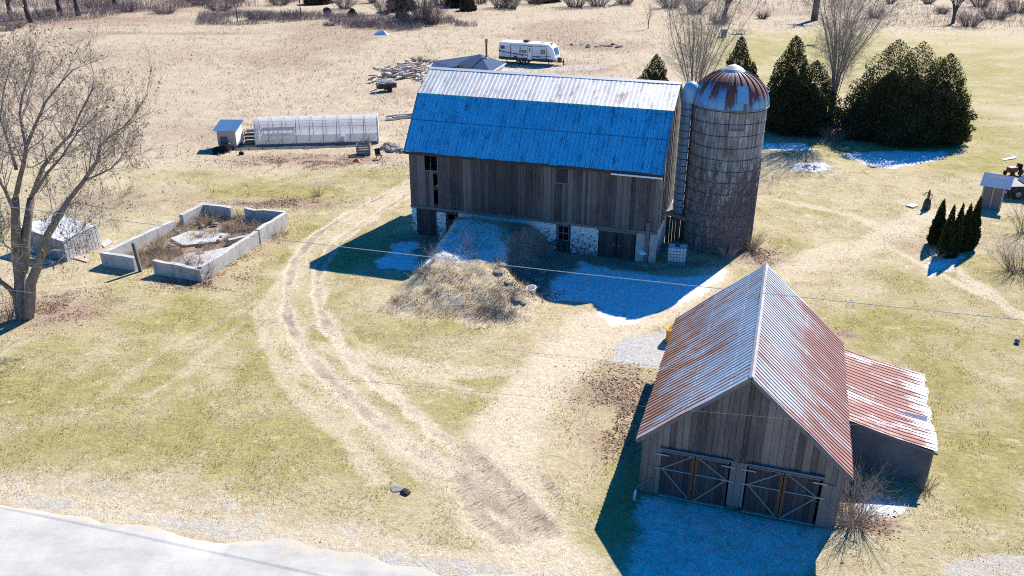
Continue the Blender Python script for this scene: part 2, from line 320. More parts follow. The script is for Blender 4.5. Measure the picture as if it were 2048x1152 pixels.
def cover(X, Y):
    n1 = fbm(X, Y, 6, 4); n2 = fbm(X + 90, Y + 40, 1.6, 3); n3 = fbm(X - 33, Y + 71, 22, 3)
    wx = X + 5.5 * (fbm(X - 7, Y + 3, 5, 4) - 0.5); wy = Y + 4.0 * (fbm(X + 51, Y - 13, 4, 4) - 0.5)
    g = np.zeros(X.shape)
    for (p, rx, ry, s) in GREENS:
        x, y = GXY(*p); g = np.maximum(g, s * np.exp(-(((wx - x) / rx) ** 2 + ((wy - y) / ry) ** 2)))
    mid = fbm(X + 17, Y - 23, 2.4, 5); g = np.clip(0.30 * g * (0.2 + 1.5 * n1) + 0.34 * g + 0.34 + 1.5 * (mid - 0.48) * (0.35 + 0.65 * g), 0, 1)
    pale = np.zeros(X.shape)
    for pts, wd, s in PALES:
        d = seg_dist(X, Y, pts); pale = np.maximum(pale, s * (1 - sstep(wd * 0.5, wd * 1.25, d + 0.8 * (n2 - 0.5))))
    dirt = np.zeros(X.shape)
    for pts, wd, s in TRACKS:
        d = seg_dist(X, Y, pts); k = s * (1 - sstep(wd * 0.35, wd * 1.15, d + 0.5 * (n2 - 0.5))); dirt = np.maximum(dirt, k * (0.20 + 0.42 * sstep(0.30, 0.58, fbm(X + 9, Y - 7, 4.5, 3)) + 0.34 * sstep(0.38, 0.62, fbm(X - 19, Y - 3, 0.8, 4))))
    tw = np.zeros(X.shape)
    for pl_, wd in ((P((955, 925), (1030, 1000), (1100, 1062)), 0.42), (P((915, 960), (965, 1040), (1015, 1078)), 0.34), (P((1090, 955), (1120, 1000)), 0.12)): tw = np.maximum(tw, sstep(wd * 1.6, wd * 0.5, seg_dist(X, Y, pl_) + 0.5 * (n2 - 0.5)))
    mud = sstep(1.7, 0.3, seg_dist(X, Y, P((940, 915), (1000, 985), (1070, 1050))) + 1.6 * (fbm(X + 4, Y + 8, 1.1, 4) - 0.5)); dirt = np.maximum(dirt, mud * 0.5); dirt = np.maximum(dirt, tw * 0.5)
    g = g * (1 - 0.85 * pale) * (1 - dirt)
    fr = np.zeros(X.shape)
    for fi, poly in enumerate(FROST):
        fr = np.maximum(fr, (0.80 if fi == 0 else 0.78 if fi == 2 else 1.0) * sstep(-0.45, 0.7, sdf(X, Y, poly) + (2.6 if fi in (2, 3) else 1.1) * (n2 - 0.5)) * (0.85 + 0.3 * fbm(X + 3, Y, 2.6, 3)))
    gv = np.zeros(X.shape)
    for fi, poly in enumerate(GRAVEL): gv = np.maximum(gv, (1.0 if fi == 0 else 0.55) * sstep(-0.3, 0.3, sdf(X, Y, poly) + 0.9 * (n2 - 0.5)))
    sh = P((0, 955), (180, 975), (400, 1010), (560, 1040), (720, 1070)); gv = np.maximum(gv, 0.5 * sstep(0.9, 0.0, np.abs(Y - (22.75 - 0.197 * X + 0.0006 * X ** 2)) + 1.6 * (fbm(X + 8, Y, 2.0, 4) - 0.45))); gv = np.maximum(gv, 0.36 * sstep(0.9, 0.2, seg_dist(X, Y, sh) + 2.2 * (fbm(X, Y, 2.8, 5) - 0.42)))
    dh = P((1138, 88), (1180, 81), (1244, 89), (1236, 98), (1190, 101), (1150, 97)); dirt = np.maximum(dirt, sstep(-0.6, 0.8, sdf(X, Y, dh) + 3 * (n2 - 0.5)))
    lf = np.zeros(X.shape)
    for (p, rx, ry, s) in LEAVES:
        x, y = GXY(*p); lf = np.maximum(lf, s * np.exp(-(((X * .5 + wx * .5 - x) / rx) ** 2 + ((Y * .5 + wy * .5 - y) / ry) ** 2)) * (0.35 + 1.3 * n2))
    for pl_ in YARD: lf = np.maximum(lf, 1.0 * sstep(-0.4, 0.5, sdf(X, Y, pl_) + 1.6 * (n2 - 0.5)) * (0.55 + 0.6 * n1))
    lf = np.maximum(lf, sstep(-0.3, 0.3, sdf(X, Y, RUIN)) * (0.2 + 0.9 * n2))
    bank = sstep(-0.2, 0.8, sdf(X, Y, BANK)); lf = np.maximum(lf, bank * (0.16 + 0.9 * (n2 - 0.42))); g = g * (1 - bank)
    fx0 = sstep(70, 80, Y + 6 * (n1 - 0.5) - 0.03 * X) * sstep(28, 14, X - 0.12 * (Y - 80) + 6 * (n1 - .5)); fx0 = np.maximum(fx0, sstep(165, 178, Y + 14 * (n1 - .5) + 0.10 * X)) # rough field
    lf = np.maximum(lf, fx0 * sstep(0.52, 0.72, n3) * 0.55)
    g = np.clip(g * (1 - gv), 0, 1) * (1 - 0.8 * fx0)
    A = np.stack([g, np.clip(dirt, 0, 1), np.clip(fr, 0, 1), np.clip(gv, 0, 1)], -1)
    Bm = np.stack([np.clip(lf, 0, 1), np.clip(pale, 0, 1), fx0, np.clip(tw, 0, 1)], -1)
    return A, Bm

# ------------------------------------------------------------------ ground
def ground_mat(blades=False):
    t = NT("dry_grass_blades" if blades else "ground_turf"); c = t.coord("Object")
    A = t.attr("maskA"); B = t.attr("maskB"); a = t.sep(A.outputs["Color"]); b = t.sep(B.outputs["Color"]); gv = A.outputs["Alpha"]
    nf = t.noise(c, 9.0, 6, 0.75); nm = t.noise(c, 1.6, 5, 0.65); nl = t.noise(c, 0.35, 4, 0.6)
    nst = t.noise(t.coord("Object", (1.0, 2.6, 1), (0, 0, 0.35)), 2.2, 5, 0.7)
    straw = t.mix(t.ramp(nm, 0.3, 0.7), (0.45, 0.365, 0.225), (0.61, 0.53, 0.385))
    straw = t.mix(t.ramp(nst, 0.5, 0.72), straw, (0.40, 0.30, 0.165))
    green = t.mix(t.ramp(nm, 0.3, 0.7), (0.225, 0.205, 0.055), (0.40, 0.345, 0.14))
    gfac = t.math('ADD', a[0], t.math('MULTIPLY', t.math('SUBTRACT', nm, 0.5), 1.5)); gfac = t.math('ADD', gfac, t.math('MULTIPLY', t.math('SUBTRACT', nf, 0.5), 0.9))
    gfac = t.math('MULTIPLY', t.math('MULTIPLY', t.ramp(gfac, 0.18, 0.85), t.ramp(a[0], 0.03, 0.25)), 0.92)
    col = t.mix(gfac, straw, green)
    ncl = t.noise(t.coord('Object', (1, 1.25, 1)), 0.95, 6, 0.72, 0.6); col = t.mix(t.math('MULTIPLY', t.ramp(ncl, 0.53, 0.70), 0.55), col, (0.30, 0.225, 0.115)); col = t.mix(t.math('MULTIPLY', t.ramp(ncl, 0.44, 0.30), 0.5), col, (0.66, 0.58, 0.44))
    fieldc = t.mix(t.ramp(nl, 0.35, 0.65), (0.51, 0.42, 0.29), (0.41, 0.34, 0.25)); fieldc = t.mix(t.ramp(nst, 0.52, 0.7), fieldc, (0.33, 0.24, 0.15))
    col = t.mix(t.math('MULTIPLY', b[2], 0.85), col, fieldc)
    col = t.mix(t.math('MULTIPLY', b[1], 0.78), col, t.mix(t.ramp(nm, 0.3, 0.7), (0.66, 0.575, 0.43), (0.56, 0.47, 0.33)))
    leafc = t.mix(t.ramp(nf, 0.35, 0.65), (0.15, 0.095, 0.06), (0.52, 0.39, 0.295))
    lfac = t.ramp(t.math('ADD', b[0], t.math('MULTIPLY', t.math('SUBTRACT', nf, 0.5), 0.7)), 0.2, 0.75)
    col = t.mix(t.math('MULTIPLY', lfac, t.ramp(b[0], 0.02, 0.2)), col, leafc)
    dirtc = t.mix(t.ramp(nf, 0.3, 0.7), (0.22, 0.17, 0.125), (0.42, 0.335, 0.25))
    dfac = t.math('MULTIPLY', t.ramp(t.math('ADD', a[1], t.math('MULTIPLY', t.math('SUBTRACT', nf, 0.5), 0.9)), 0.2, 0.8), t.ramp(a[1], 0.02, 0.25))
    col = t.mix(dfac, col, dirtc)
    gravc = t.mix(t.ramp(t.noise(c, 22, 4, 0.8), 0.3, 0.7), (0.34, 0.325, 0.30), (0.57, 0.55, 0.51))
    gfa = t.math('MULTIPLY', t.ramp(t.math('ADD', gv, t.math('MULTIPLY', t.math('SUBTRACT', nm, 0.5), 0.9)), 0.3, 0.7), t.ramp(gv, 0.02, 0.2))
    col = t.mix(gfa, col, gravc)
    wv = t.n("ShaderNodeTexWave", wave_type='BANDS', bands_direction='X'); t.l(t.coord("Object", (1, 1, 1), (0, 0, math.radians(51))), wv.inputs["Vector"]); wv.inputs["Scale"].default_value = 1.7; wv.inputs["Distortion"].default_value = 7.0; wv.inputs["Detail"].default_value = 3; wv.inputs["Detail Scale"].default_value = 1.6
    tf = t.math('MULTIPLY', t.ramp(wv.outputs["Fac"], 0.50, 0.75), t.ramp(B.outputs["Alpha"], 0.15, 0.7)); col = t.mix(t.math('MULTIPLY', t.math('MULTIPLY', tf, t.ramp(nm, 0.42, 0.58)), 0.5), col, (0.11, 0.08, 0.06))
    speck = t.ramp(t.noise(c, 14, 3, 0.8), 0.60, 0.72); col = t.mix(t.math('MULTIPLY', speck, 0.30), col, (0.12, 0.085, 0.05))
    frc = t.math('ADD', a[2], t.math('ADD', t.math('MULTIPLY', t.math('SUBTRACT', nf, 0.5), 1.5), t.math('MULTIPLY', t.math('SUBTRACT', nm, 0.5), 0.8)))
    frc = t.math('MULTIPLY', t.ramp(frc, 0.35, 0.95), t.ramp(a[2], 0.05, 0.3))
    col = t.mix(t.math('MULTIPLY', frc, 0.92), col, (0.84, 0.86, 0.88))
    nv = t.noise(c, 4.2, 5, 0.8); nw = t.noise(c, 22, 3, 0.8)
    col = t.hsv(col, v=t.math('MULTIPLY', t.ramp(nv, 0.28, 0.72, 0.70, 1.24), t.ramp(nw, 0.25, 0.75, 0.88, 1.12)))
    if blades:
        col = t.hsv(col, v=t.ramp(t.island(), 0, 1, 0.75, 1.25)); t.fin(col, 0.95, 0, 0.1); tl = t.n("ShaderNodeBsdfTranslucent"); t.set(tl.inputs[0], col)
        mx = t.n("ShaderNodeMixShader"); mx.inputs[0].default_value = 0.45; t.l(t.bsdf.outputs[0], mx.inputs[1]); t.l(tl.outputs[0], mx.inputs[2]); t.l(mx.outputs[0], t.out.inputs[0]); return t.m
    else:
        t.bump(t.math('ADD', nf, t.math('MULTIPLY', nm, 0.8)), 0.75, 0.10)
    return t.fin(col, 0.95, 0, 0.1)
M_GROUND = ground_mat(); M_BLADE = ground_mat(True)

def axis(lo, hi, step, far_lo, far_hi, ratio=1.12):
    a = list(np.arange(lo, hi + 1e-6, step)); s = step; x = a[0]
    pre = []
    while x > far_lo: s *= ratio; x -= s; pre.append(x)
    s = step; x = a[-1]; post = []
    while x < far_hi: s *= ratio; x += s; post.append(x)
    return np.array(pre[::-1] + a + post)
xs = axis(-34, 44, 0.15, -1500, 1500); ys = axis(20, 92, 0.16, -300, 2500, 1.03)
X, Y = np.meshgrid(xs, ys); Xf, Yf = X.ravel(), Y.ravel()
A, B = cover(Xf, Yf); Z = height(Xf, Yf)
nearm = A[:, 1]
rut = np.zeros(len(Xf))
for pts, wd, s in TRACKS: rut = np.maximum(rut, 1 - sstep(0.1, 0.5, seg_dist(Xf, Yf, pts)))
Z = Z - 0.05 * rut * A[:, 1]
# churned tyre treads near the road
tp = P((930, 905), (1000, 980), (1085, 1058)); 
for k, off in enumerate((P((955, 925), (1030, 1000), (1100, 1062)), P((915, 960), (965, 1040), (1015, 1078)))):
    d = seg_dist(Xf, Yf, off); along = (Xf - off[0][0]) * 0.62 - (Yf - off[0][1]) * 0.78
    Z = Z - 0.06 * (1 - sstep(0.2, 0.5, d)) * (0.5 + 0.5 * np.sin(along * 2 * math.pi / 0.6 + 4 * d)) * (0.4 + fbm(Xf, Yf, 0.8, 2))
ny, nx = X.shape; idx = np.arange(ny * nx).reshape(ny, nx)
quads = np.stack([idx[:-1, :-1], idx[:-1, 1:], idx[1:, 1:], idx[1:, :-1]], -1).reshape(-1, 4)
g = np_mesh("ground", np.stack([Xf, Yf, Z], -1), quads, M_GROUND, attrs={"maskA": A, "maskB": B}, smooth=True); prop(g, kind="structure", label="dry spring lawn and rough field with tyre tracks and frost in the shade", cat="ground")
def gz(x, y): return float(height(np.array([float(x)]), np.array([float(y)]))[0])
def surf(px, py):
    z = 0.0
    for _ in range(25):
        x, y = GXY(px, py, z); z = 0.5 * z + 0.5 * gz(x, y)
    return x, y, z
def at(px, py):
    x, y = GXY(px, py); return (x, y, gz(x, y))

# gravel road along the bottom
t = NT("pale_gravel_road"); c = t.coord(); n1 = t.noise(c, 25, 4, 0.8); n2 = t.noise(t.coord("Object", (0.25, 1.6, 1), (0, 0, 0.2)), 1.0, 5, 0.6)
rc = t.mix(t.ramp(n1, 0.25, 0.75), (0.36, 0.348, 0.315), (0.51, 0.497, 0.46)); rc = t.mix(t.math('MULTIPLY', t.ramp(n2, 0.47, 0.66), 0.6), rc, (0.35, 0.34, 0.325)); n4 = t.noise(c, 0.7, 5, 0.7); rc = t.hsv(rc, v=t.ramp(n4, 0.3, 0.7, 0.85, 1.14)); t.bump(n1, 0.4, 0.02)
xr = t.xyz(c); ef = t.attr("edge").outputs["Fac"]; n5 = t.noise(c, 1.3, 6, 0.75)   # verge grass and dust creeping over the gravel edge
vf = t.ramp(t.math('SUBTRACT', t.math('ADD', n5, t.math('MULTIPLY', t.math('SUBTRACT', n1, 0.5), 0.5)), t.math('MULTIPLY', ef, 0.42)), 0.30, 0.52)
rc = t.mix(vf, rc, t.mix(t.ramp(n1, 0.3, 0.7), (0.40, 0.335, 0.225), (0.56, 0.49, 0.37)))
M_ROAD = t.fin(rc, 0.9, 0, 0.2)
rx = np.arange(-70, 75, 0.35); ed = 22.55 - 0.197 * rx + 0.0006 * rx ** 2
rows = []; offs = (0.0, -0.5, -1.5, -3.5, -6.0, -7.0); edg = []
for k, of in enumerate(offs):
    j = 2.0 * (fbm(rx * 1.0, rx * 0 + 5 + k, 2.6, 5) - 0.5) if k in (0, 5) else 0
    y = ed + of + j; crown = 0.02 + 0.05 * (1 - abs(of + 3.5) / 3.5) if k not in (0, 5) else -0.03
    edg.append(np.full(len(rx), min(-of, of + 7.0)))
    rows.append(np.stack([rx, y, height(rx, y) * (0.25 if k not in (0, 5) else 1) + crown + 0.02], -1))
V = np.concatenate(rows); m = len(rx); ii = np.arange(len(offs) * m).reshape(len(offs), m)
q = np.stack([ii[:-1, :-1], ii[:-1, 1:], ii[1:, 1:], ii[1:, :-1]], -1).reshape(-1, 4)[:, ::-1]
eo = np.concatenate(edg); prop(np_mesh("road", V, q, M_ROAD, smooth=True, attrs={"edge": np.stack([eo, eo, eo, eo], -1)}), label="pale gravel country road running along the lawn", cat="road", kind="structure")

# grass blades and tufts
def blades(name, N, x0, x1, y0, y1, hmin, hmax, wd, lean, label, keep=None, seed=1):
    r = np.random.default_rng(seed); x = r.uniform(x0, x1, N); y = r.uniform(y0, y1, N)
    k = np.abs(x) < 0.66 * (y * 0.911 + 8.8) + 3; x, y = x[k], y[k]
    if keep is not None: k = keep(x, y, r); x, y = x[k], y[k]
    N = len(x); z = height(x, y) - 0.01; th = r.uniform(0, 2 * math.pi, N); h = r.uniform(hmin, hmax, N) * (0.4 + 1.2 * sstep(0.42, 0.62, fbm(x + 7, y, 0.9, 3))); ww = wd * r.uniform(0.6, 1.3, N)
    dx, dy = np.cos(th), np.sin(th); la = r.uniform(0, 2 * math.pi, N); ll = lean * h * r.random(N)
    p0 = np.stack([x - dx * ww, y - dy * ww, z], -1); p1 = np.stack([x + dx * ww, y + dy * ww, z], -1); p2 = np.stack([x + np.cos(la) * ll, y + np.sin(la) * ll, z + h], -1)
    V = np.stack([p0, p1, p2], 1).reshape(-1, 3); a, b = cover(x, y); a = np.repeat(a, 3, 0); b = np.repeat(b, 3, 0)
    o = np_mesh(name, V, np.arange(3 * N).reshape(-1, 3), M_BLADE, attrs={"maskA": a, "maskB": b}); prop(o, label, "grass", kind="stuff"); return o
BOXES = []
def keep_lawn(x, y, r):
    a, b = cover(x, y); p = (1 - a[:, 1]) * (1 - 0.9 * a[:, 3]) * (1 - 0.5 * b[:, 1])
    return (r.random(len(x)) < p) & (y > 22.9 - 0.197 * x)
blades("lawn_grass", 330000, -32, 42, 22, 72, 0.03, 0.085, 0.016, 0.9, "short straw and green lawn grass around the barn and garage", keep_lawn, 2)
def keep_field(x, y, r):
    a, b = cover(x, y); return r.random(len(x)) < np.clip(0.02 + b[:, 2] * (0.35 + 0.6 * sstep(.4, .6, fbm(x, y, 9, 3))) + 0.6 * b[:, 0], 0, 1) * sstep(245, 150, y)
blades("field_grass", 260000, -135, 135, 64, 240, 0.08, 0.30, 0.05, 1.5, "long bleached grass of the rough field beyond the barn", keep_field, 3)
def keep_bank(x, y, r): return sdf(x, y, BANK) > 0.1
blades("bank_grass", 30000, -12, 8, 38, 60, 0.08, 0.32, 0.018, 2.2, "matted dead grass on the earth bank in front of the barn", keep_bank, 4)

# fallen leaves and twiggy litter
M_LITTER = flat_mat("leaf_litter", (0.30, 0.20, 0.125), 0.9, 0, 0.6, 9)
def litter(name, label, spots, seed, smin=0.035, smax=0.085):
    r = np.random.default_rng(seed); Vs = []
    for (px, py, rx, ry, n) in spots:
        cx, cy = GXY(px, py); x = cx + rx * r.normal(0, .5, n); y = cy + ry * r.normal(0, .5, n); k = r.random(n) < sstep(0.36, 0.62, fbm(x, y, 1.1, 3)); x, y = x[k], y[k]; n = len(x); z = height(x, y) + 0.015
        a = r.normal(0, 1, (n, 3)) * [1, 1, .35]; a /= np.linalg.norm(a, axis=1, keepdims=True); b = np.cross(a, r.normal(0, .35, (n, 3)) + [0, 0, 1]); b /= np.linalg.norm(b, axis=1, keepdims=True); s = r.uniform(smin, smax, (n, 1)); c = np.stack([x, y, z], -1)
        Vs.append(np.stack([c - a * s, c + b * s * .6, c + a * s, c - b * s * .6], 1).reshape(-1, 3))
    V = np.concatenate(Vs); prop(np_mesh(name, V, np.arange(len(V)).reshape(-1, 4), M_LITTER), label, "leaves", kind="stuff")
litter("fallen_leaves", "brown fallen leaves along the garage wall, the ruin and the tree foot", [(1250, 800, 2.4, 3.4, 3000), (1225, 880, 1.3, 1.8, 1000), (100, 615, 3.4, 2.4, 4000), (505, 470, 2.2, 3.6, 4000), (400, 562, 2.8, 1.4, 3000), (450, 520, 1.4, 1.4, 2000), (620, 325, 9, 2.4, 7000), (560, 405, 5, 1.4, 3000), (1500, 505, 1.8, 2.0, 2500), (1655, 275, 6, 2, 4000), (1060, 590, 1.6, 1.2, 1500), (1700, 1030, 1.4, 1.6, 2000)], 77)

def keep_ruin(x, y, r): return (sdf(x, y, RUIN) > -0.2) & (fbm(x, y, 1.8, 3) > 0.36)
blades("ruin_weeds", 60000, -30, -14, 46, 68, 0.12, 0.5, 0.016, 1.6, "tan dead weeds filling the floor of the roofless concrete ruin", keep_ruin, 6)

# ------------------------------------------------------------------ shared materials
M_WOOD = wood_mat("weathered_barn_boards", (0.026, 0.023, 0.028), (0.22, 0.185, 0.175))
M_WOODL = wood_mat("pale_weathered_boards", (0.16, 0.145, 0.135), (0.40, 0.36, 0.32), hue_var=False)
M_TRIM = wood_mat("grey_weathered_trim", (0.10, 0.095, 0.10), (0.24, 0.22, 0.215), hue_var=False)
M_DOOR = wood_mat("dark_door_boards", (0.018, 0.017, 0.022), (0.085, 0.075, 0.08))
M_PLY = wood_mat("bare_plywood", (0.36, 0.27, 0.21), (0.52, 0.41, 0.33), hue_var=False, stretch=(2, 2, 1))
M_BARNROOF = metal_mat("galvanised_roof_sky_blue", (0.48, 0.93, 1.0), rust=0.0, rough=0.36, stain=0.75, metallic=0.97, seam_k=0.8, lapv=2.35, sheet=(0.62, 3.0), streak=(1.1, 0.45))  # shaded slope's copy of the metal: sky reflection put into the blue base
M_BARNTOP = metal_mat("galvanised_roof_sunlit", (1.0, 0.95, 0.84), rust=0.04, rough=0.50, stain=0.5, metallic=0.6, seam_k=0.5, sheet=(0.62, 3.0), streak=(1.0, 0.5), rustcol=(0.30, 0.20, 0.17))  # sunlit slope's copy of the same metal, brightened and warmed in colour
M_GARL = metal_mat("rusting_garage_roof_west", (0.60, 0.67, 0.72), rust=0.22, vgrad=(0.0, 4.8, 0.08, -0.14), rough=0.5, stain=0.2, sheet=(0.68, 2.6), patch=(1.9, 0.45), metallic=0.45, seam=0.265, seam_k=0.7, rustcol=(0.34, 0.145, 0.075))
M_GARR = metal_mat("rusting_garage_roof_east", (0.58, 0.57, 0.56), rust=0.205, vgrad=(0.8, 3.8, 0.13, -0.10), rough=0.5, stain=0.12, sheet=(0.68, 2.6), patch=(1.5, 0.30), metallic=0.35, seam=0.265, seam_k=0.6, rustcol=(0.30, 0.15, 0.125))
M_LEAN = metal_mat("rusting_lean_to_roof", (0.70, 0.70, 0.70), rust=0.27, vgrad=(0.1, 1.1, -0.20, 0.05), rough=0.5, stain=0.15, sheet=(0.75, 2.4), patch=(1.6, 0.4), metallic=0.35, seam=0.265, seam_k=0.6, rustcol=(0.31, 0.15, 0.12))
M_BLUEROOF = metal_mat("blue_grey_steel_roof", (0.05, 0.13, 0.27), rust=0.0, rough=0.8, stain=0.1, metallic=0.0)
M_BLUEROOF.node_tree.nodes['Principled BSDF'].inputs['Specular IOR Level'].default_value = 0.15
M_DARKHOLE = flat_mat("interior_shade_black", (0.012, 0.011, 0.012), 0.95)  # near-black base puts the unlit interior's shade into the colour
M_RUSTPOST = flat_mat("rusty_iron", (0.16, 0.065, 0.035), 0.8, 0.0, 0.3, 8)
M_STEELGREY = flat_mat("grey_steel", (0.30, 0.31, 0.33), 0.5, 0.6)
M_WHITE = flat_mat("white_paint", (0.80, 0.80, 0.80), 0.45, 0, 0.03)
M_BLACK = flat_mat("black_rubber", (0.018, 0.018, 0.02), 0.8)
M_GLASS = flat_mat("dark_window_glass", (0.02, 0.025, 0.032), 0.12, 0, 0.05, spec=0.7)

t = NT("whitewashed_stone"); c = t.coord(); n1 = t.noise(t.coord("Object", (1.6, 1.6, 2.6)), 2.4, 7, 0.7, 0.5); n2 = t.noise(c, 9, 4, 0.7)
z = t.xyz(t.n("ShaderNodeTexCoord").outputs["Object"])[2]
f = t.math('SUBTRACT', t.math('ADD', n1, t.math('MULTIPLY', t.math('SUBTRACT', n2, 0.5), 0.35)), t.ramp(z, 0.0, 2.0, 0.10, -0.07))
wc = t.mix(t.ramp(f, 0.42, 0.50), (0.17, 0.165, 0.16), (0.74, 0.75, 0.76)); t.bump(n1, 0.6, 0.04); M_WASH = t.fin(wc, 0.9, 0, 0.1)
t = NT("weathered_concrete"); c = t.coord(); n1 = t.noise(c, 1.4, 7, 0.72); n2 = t.noise(c, 12, 5, 0.75); n3 = t.noise(t.coord("Object", (2, 2, 0.5)), 1.5, 5, 0.7)
wc = t.mix(t.ramp(n1, 0.3, 0.7), (0.36, 0.35, 0.335), (0.57, 0.555, 0.53)); wc = t.mix(t.math('MULTIPLY', t.ramp(n3, 0.52, 0.68), 0.6), wc, (0.20, 0.19, 0.18)); wc = t.mix(t.math('MULTIPLY', t.ramp(n2, 0.60, 0.75), 0.5), wc, (0.12, 0.11, 0.10))
t.bump(n2, 0.5, 0.03); M_CONC = t.fin(wc, 0.92, 0, 0.15)
t = NT("grey_felt_siding"); c = t.coord(); n1 = t.noise(c, 30, 4, 0.8); n2 = t.noise(c, 0.8, 4, 0.6)
wc = t.mix(t.ramp(n1, 0.3, 0.7), (0.085, 0.085, 0.10), (0.19, 0.185, 0.20)); wc = t.hsv(wc, v=t.ramp(n2, 0.3, 0.7, 0.75, 1.2)); t.bump(n1, 0.2, 0.01); M_FELT = t.fin(wc, 0.95, 0, 0.1)

LAP = 0.005
def rib_sheet(name, mat, parent, p0, du, dv, Lu, Lv, spacing, amp, kind='rib', laps=(), rows=None, sag=None, seg=None, uoff=0.0, wob=0.0, ragged=0.0):
    """corrugated metal sheet: p0 lower left corner, du along the eave, dv up the slope"""
    p0 = np.array(p0, float); du = np.array(du, float); du /= np.linalg.norm(du); dv = np.array(dv, float); dv /= np.linalg.norm(dv); nn = np.cross(du, dv)
    if kind == 'sine':
        nu = max(int(Lu / spacing * (seg or 8)), 8); u = np.linspace(0, Lu, nu + 1); prof = amp * np.cos(2 * math.pi * u / spacing)
    else:
        us = [0.0]; ps = [0.0]; k = spacing / 2
        while k < Lu - 0.05:
            for o, h in ((-0.035, 0), (-0.018, amp), (0.018, amp), (0.035, 0)): us.append(k + o); ps.append(h)
            k += spacing
        us.append(Lu); ps.append(0.0); u = np.array(us); prof = np.array(ps)
    vs = sorted(set([0.0, Lv] + list(np.linspace(0, Lv, (rows or 6) + 1)))); lines = []
    for lp in sorted(laps): lines += [(lp - 0.004, 0.0), (lp + 0.004, -LAP)]
    vv = [(a, 0.0 if not laps else -LAP * sum(a > l for l in laps)) for a in vs] + [(a, b - LAP * sum(a > l + 0.01 for l in laps)) for a, b in lines]
    vv.sort(); r = np.random.default_rng(abs(hash(name)) % 1000 if False else len(name) * 7 + int(Lu * 10))
    rows_ = []; uvs = []
    edge = ragged * (r.random(len(u) // 8 + 2) - 0.5); edge = np.repeat(edge, 8)[:len(u)]
    for a, off in vv:
        aa = np.full(len(u), a)
        if a == 0: aa = aa + edge
        h = prof + off + wob * (np.sin(u * 1.7 + a) + np.sin(u * 0.6 - 2 * a)) * 0.5
        if sag is not None: h = h + sag(u, a)
        rows_.append(p0 + u[:, None] * du + aa[:, None] * dv + h[:, None] * nn); uvs.append(np.stack([u + uoff, aa], -1))
    n = len(u); ii = np.arange(len(vv) * n).reshape(len(vv), n)
    q = np.stack([ii[:-1, :-1], ii[:-1, 1:], ii[1:, 1:], ii[1:, :-1]], -1).reshape(-1, 4)
    o = np_mesh(name, np.concatenate(rows_), q, mat, parent, uv=np.concatenate(uvs), smooth=False)
    md = o.modifiers.new("thickness", 'SOLIDIFY'); md.thickness = 0.008; md.offset = -1
    return o

def board_wall(name, mat, parent, o, du, L, zfun0, zfun1, wd=0.27, th=0.028, seed=1, holes=(), jit=0.012, zj=0.03, skip=0.0, nrm=None):
    """vertical boards from o along du (horizontal); holes: (u0,u1,z0,z1)"""
    r = np.random.default_rng(seed); o = np.array(o, float); du = np.array(du, float); du /= np.linalg.norm(du); nn = np.array([du[1], -du[0], 0]) if nrm is None else np.array(nrm)
    mb = MB(); u = 0.0
    while u < L - 1e-6:
        w_ = min(wd * r.uniform(0.75, 1.3), L - u); a, b = u + 0.006, u + w_ - 0.006; u += w_
        if r.random() < skip or b - a < 0.03: continue
        m = (a + b) / 2; off = jit * r.standard_normal(); z0 = zfun0(m) + abs(r.normal(0, zj)) * 0.6; z1a = zfun1(a); z1b = zfun1(b)
        cuts = [(z0, None)]; 
        for (h0, h1, g0, g1) in holes:
            if h0 < m < h1:
                new = []
                for (c0, c1) in cuts:
                    top = c1 if c1 is not None else max(z1a, z1b)
                    if g1 <= c0 or g0 >= top: new.append((c0, c1)); continue
                    if g0 > c0 + 0.03: new.append((c0, g0))
                    if g1 < top - 0.03: new.append((g1, c1))
                cuts = new
        tw = r.normal(0, 0.006)
        for (c0, c1) in cuts:
            ta, tb = (z1a, z1b) if c1 is None else (c1, c1)
            vs = []
            for dn in (0, th):
                for (uu, zz, ex) in ((a, c0, 0), (b, c0, 0), (b, tb, tw), (a, ta, tw)):
                    p = o + du * uu + nn * (off + dn + ex); vs.append((p[0], p[1], zz))
            mb.add(vs, [(0, 1, 2, 3), (7, 6, 5, 4), (0, 4, 5, 1), (1, 5, 6, 2), (2, 6, 7, 3), (3, 7, 4, 0)])
    return mb.build(name, mat, parent)

# ------------------------------------------------------------------ barn
b_ = BARN; L, W = b_['L'], b_['W']
bz = gz(b_['x'], b_['y']) * 0
barn = thing("barn", "big weathered grey board barn with a gambrel metal roof beside the silo", "barn", (b_['x'], b_['y'], 0), b_['yaw'])
BM = np.array([[E_B[0], N_B[0]], [E_B[1], N_B[1]]])
def blocal(p): d = np.array([p[0] - b_['x'], p[1] - b_['y']]); return float(d @ E_B), float(d @ N_B), float(p[2])
def bf(px, py): l = blocal(onplane(px, py, (b_['x'], b_['y'], 0), (N_B[0], N_B[1], 0))); return l[0], l[2]
sl_ = (b_['zb'] - b_['ze']) / (b_['ob'] + b_['oe'])
def roofz(y):
    y = min(y, W - y)
    return b_['ze'] + (y + b_['oe']) * sl_ if y < b_['ob'] else b_['zb'] + (y - b_['ob']) * (b_['zr'] - b_['zb']) / (W / 2 - b_['ob'])
h1 = (*[bf(849, 309)[0], bf(874, 309)[0]], bf(860, 340)[1], bf(860, 311)[1]); h2 = (bf(870, 350)[0], bf(876.5, 350)[0], bf(873, 372)[1], bf(873, 348)[1]); h3 = (bf(870, 380)[0], bf(876.5, 380)[0], bf(873, 408)[1], bf(873, 379)[1])
board_wall("front_wall", M_WOOD, barn, (0, 0, 0), (1, 0, 0), L, lambda u: b_['zw'] - 0.04, lambda u: roofz(0) - 0.05, 0.26, seed=5, holes=(h1, h2, h3))
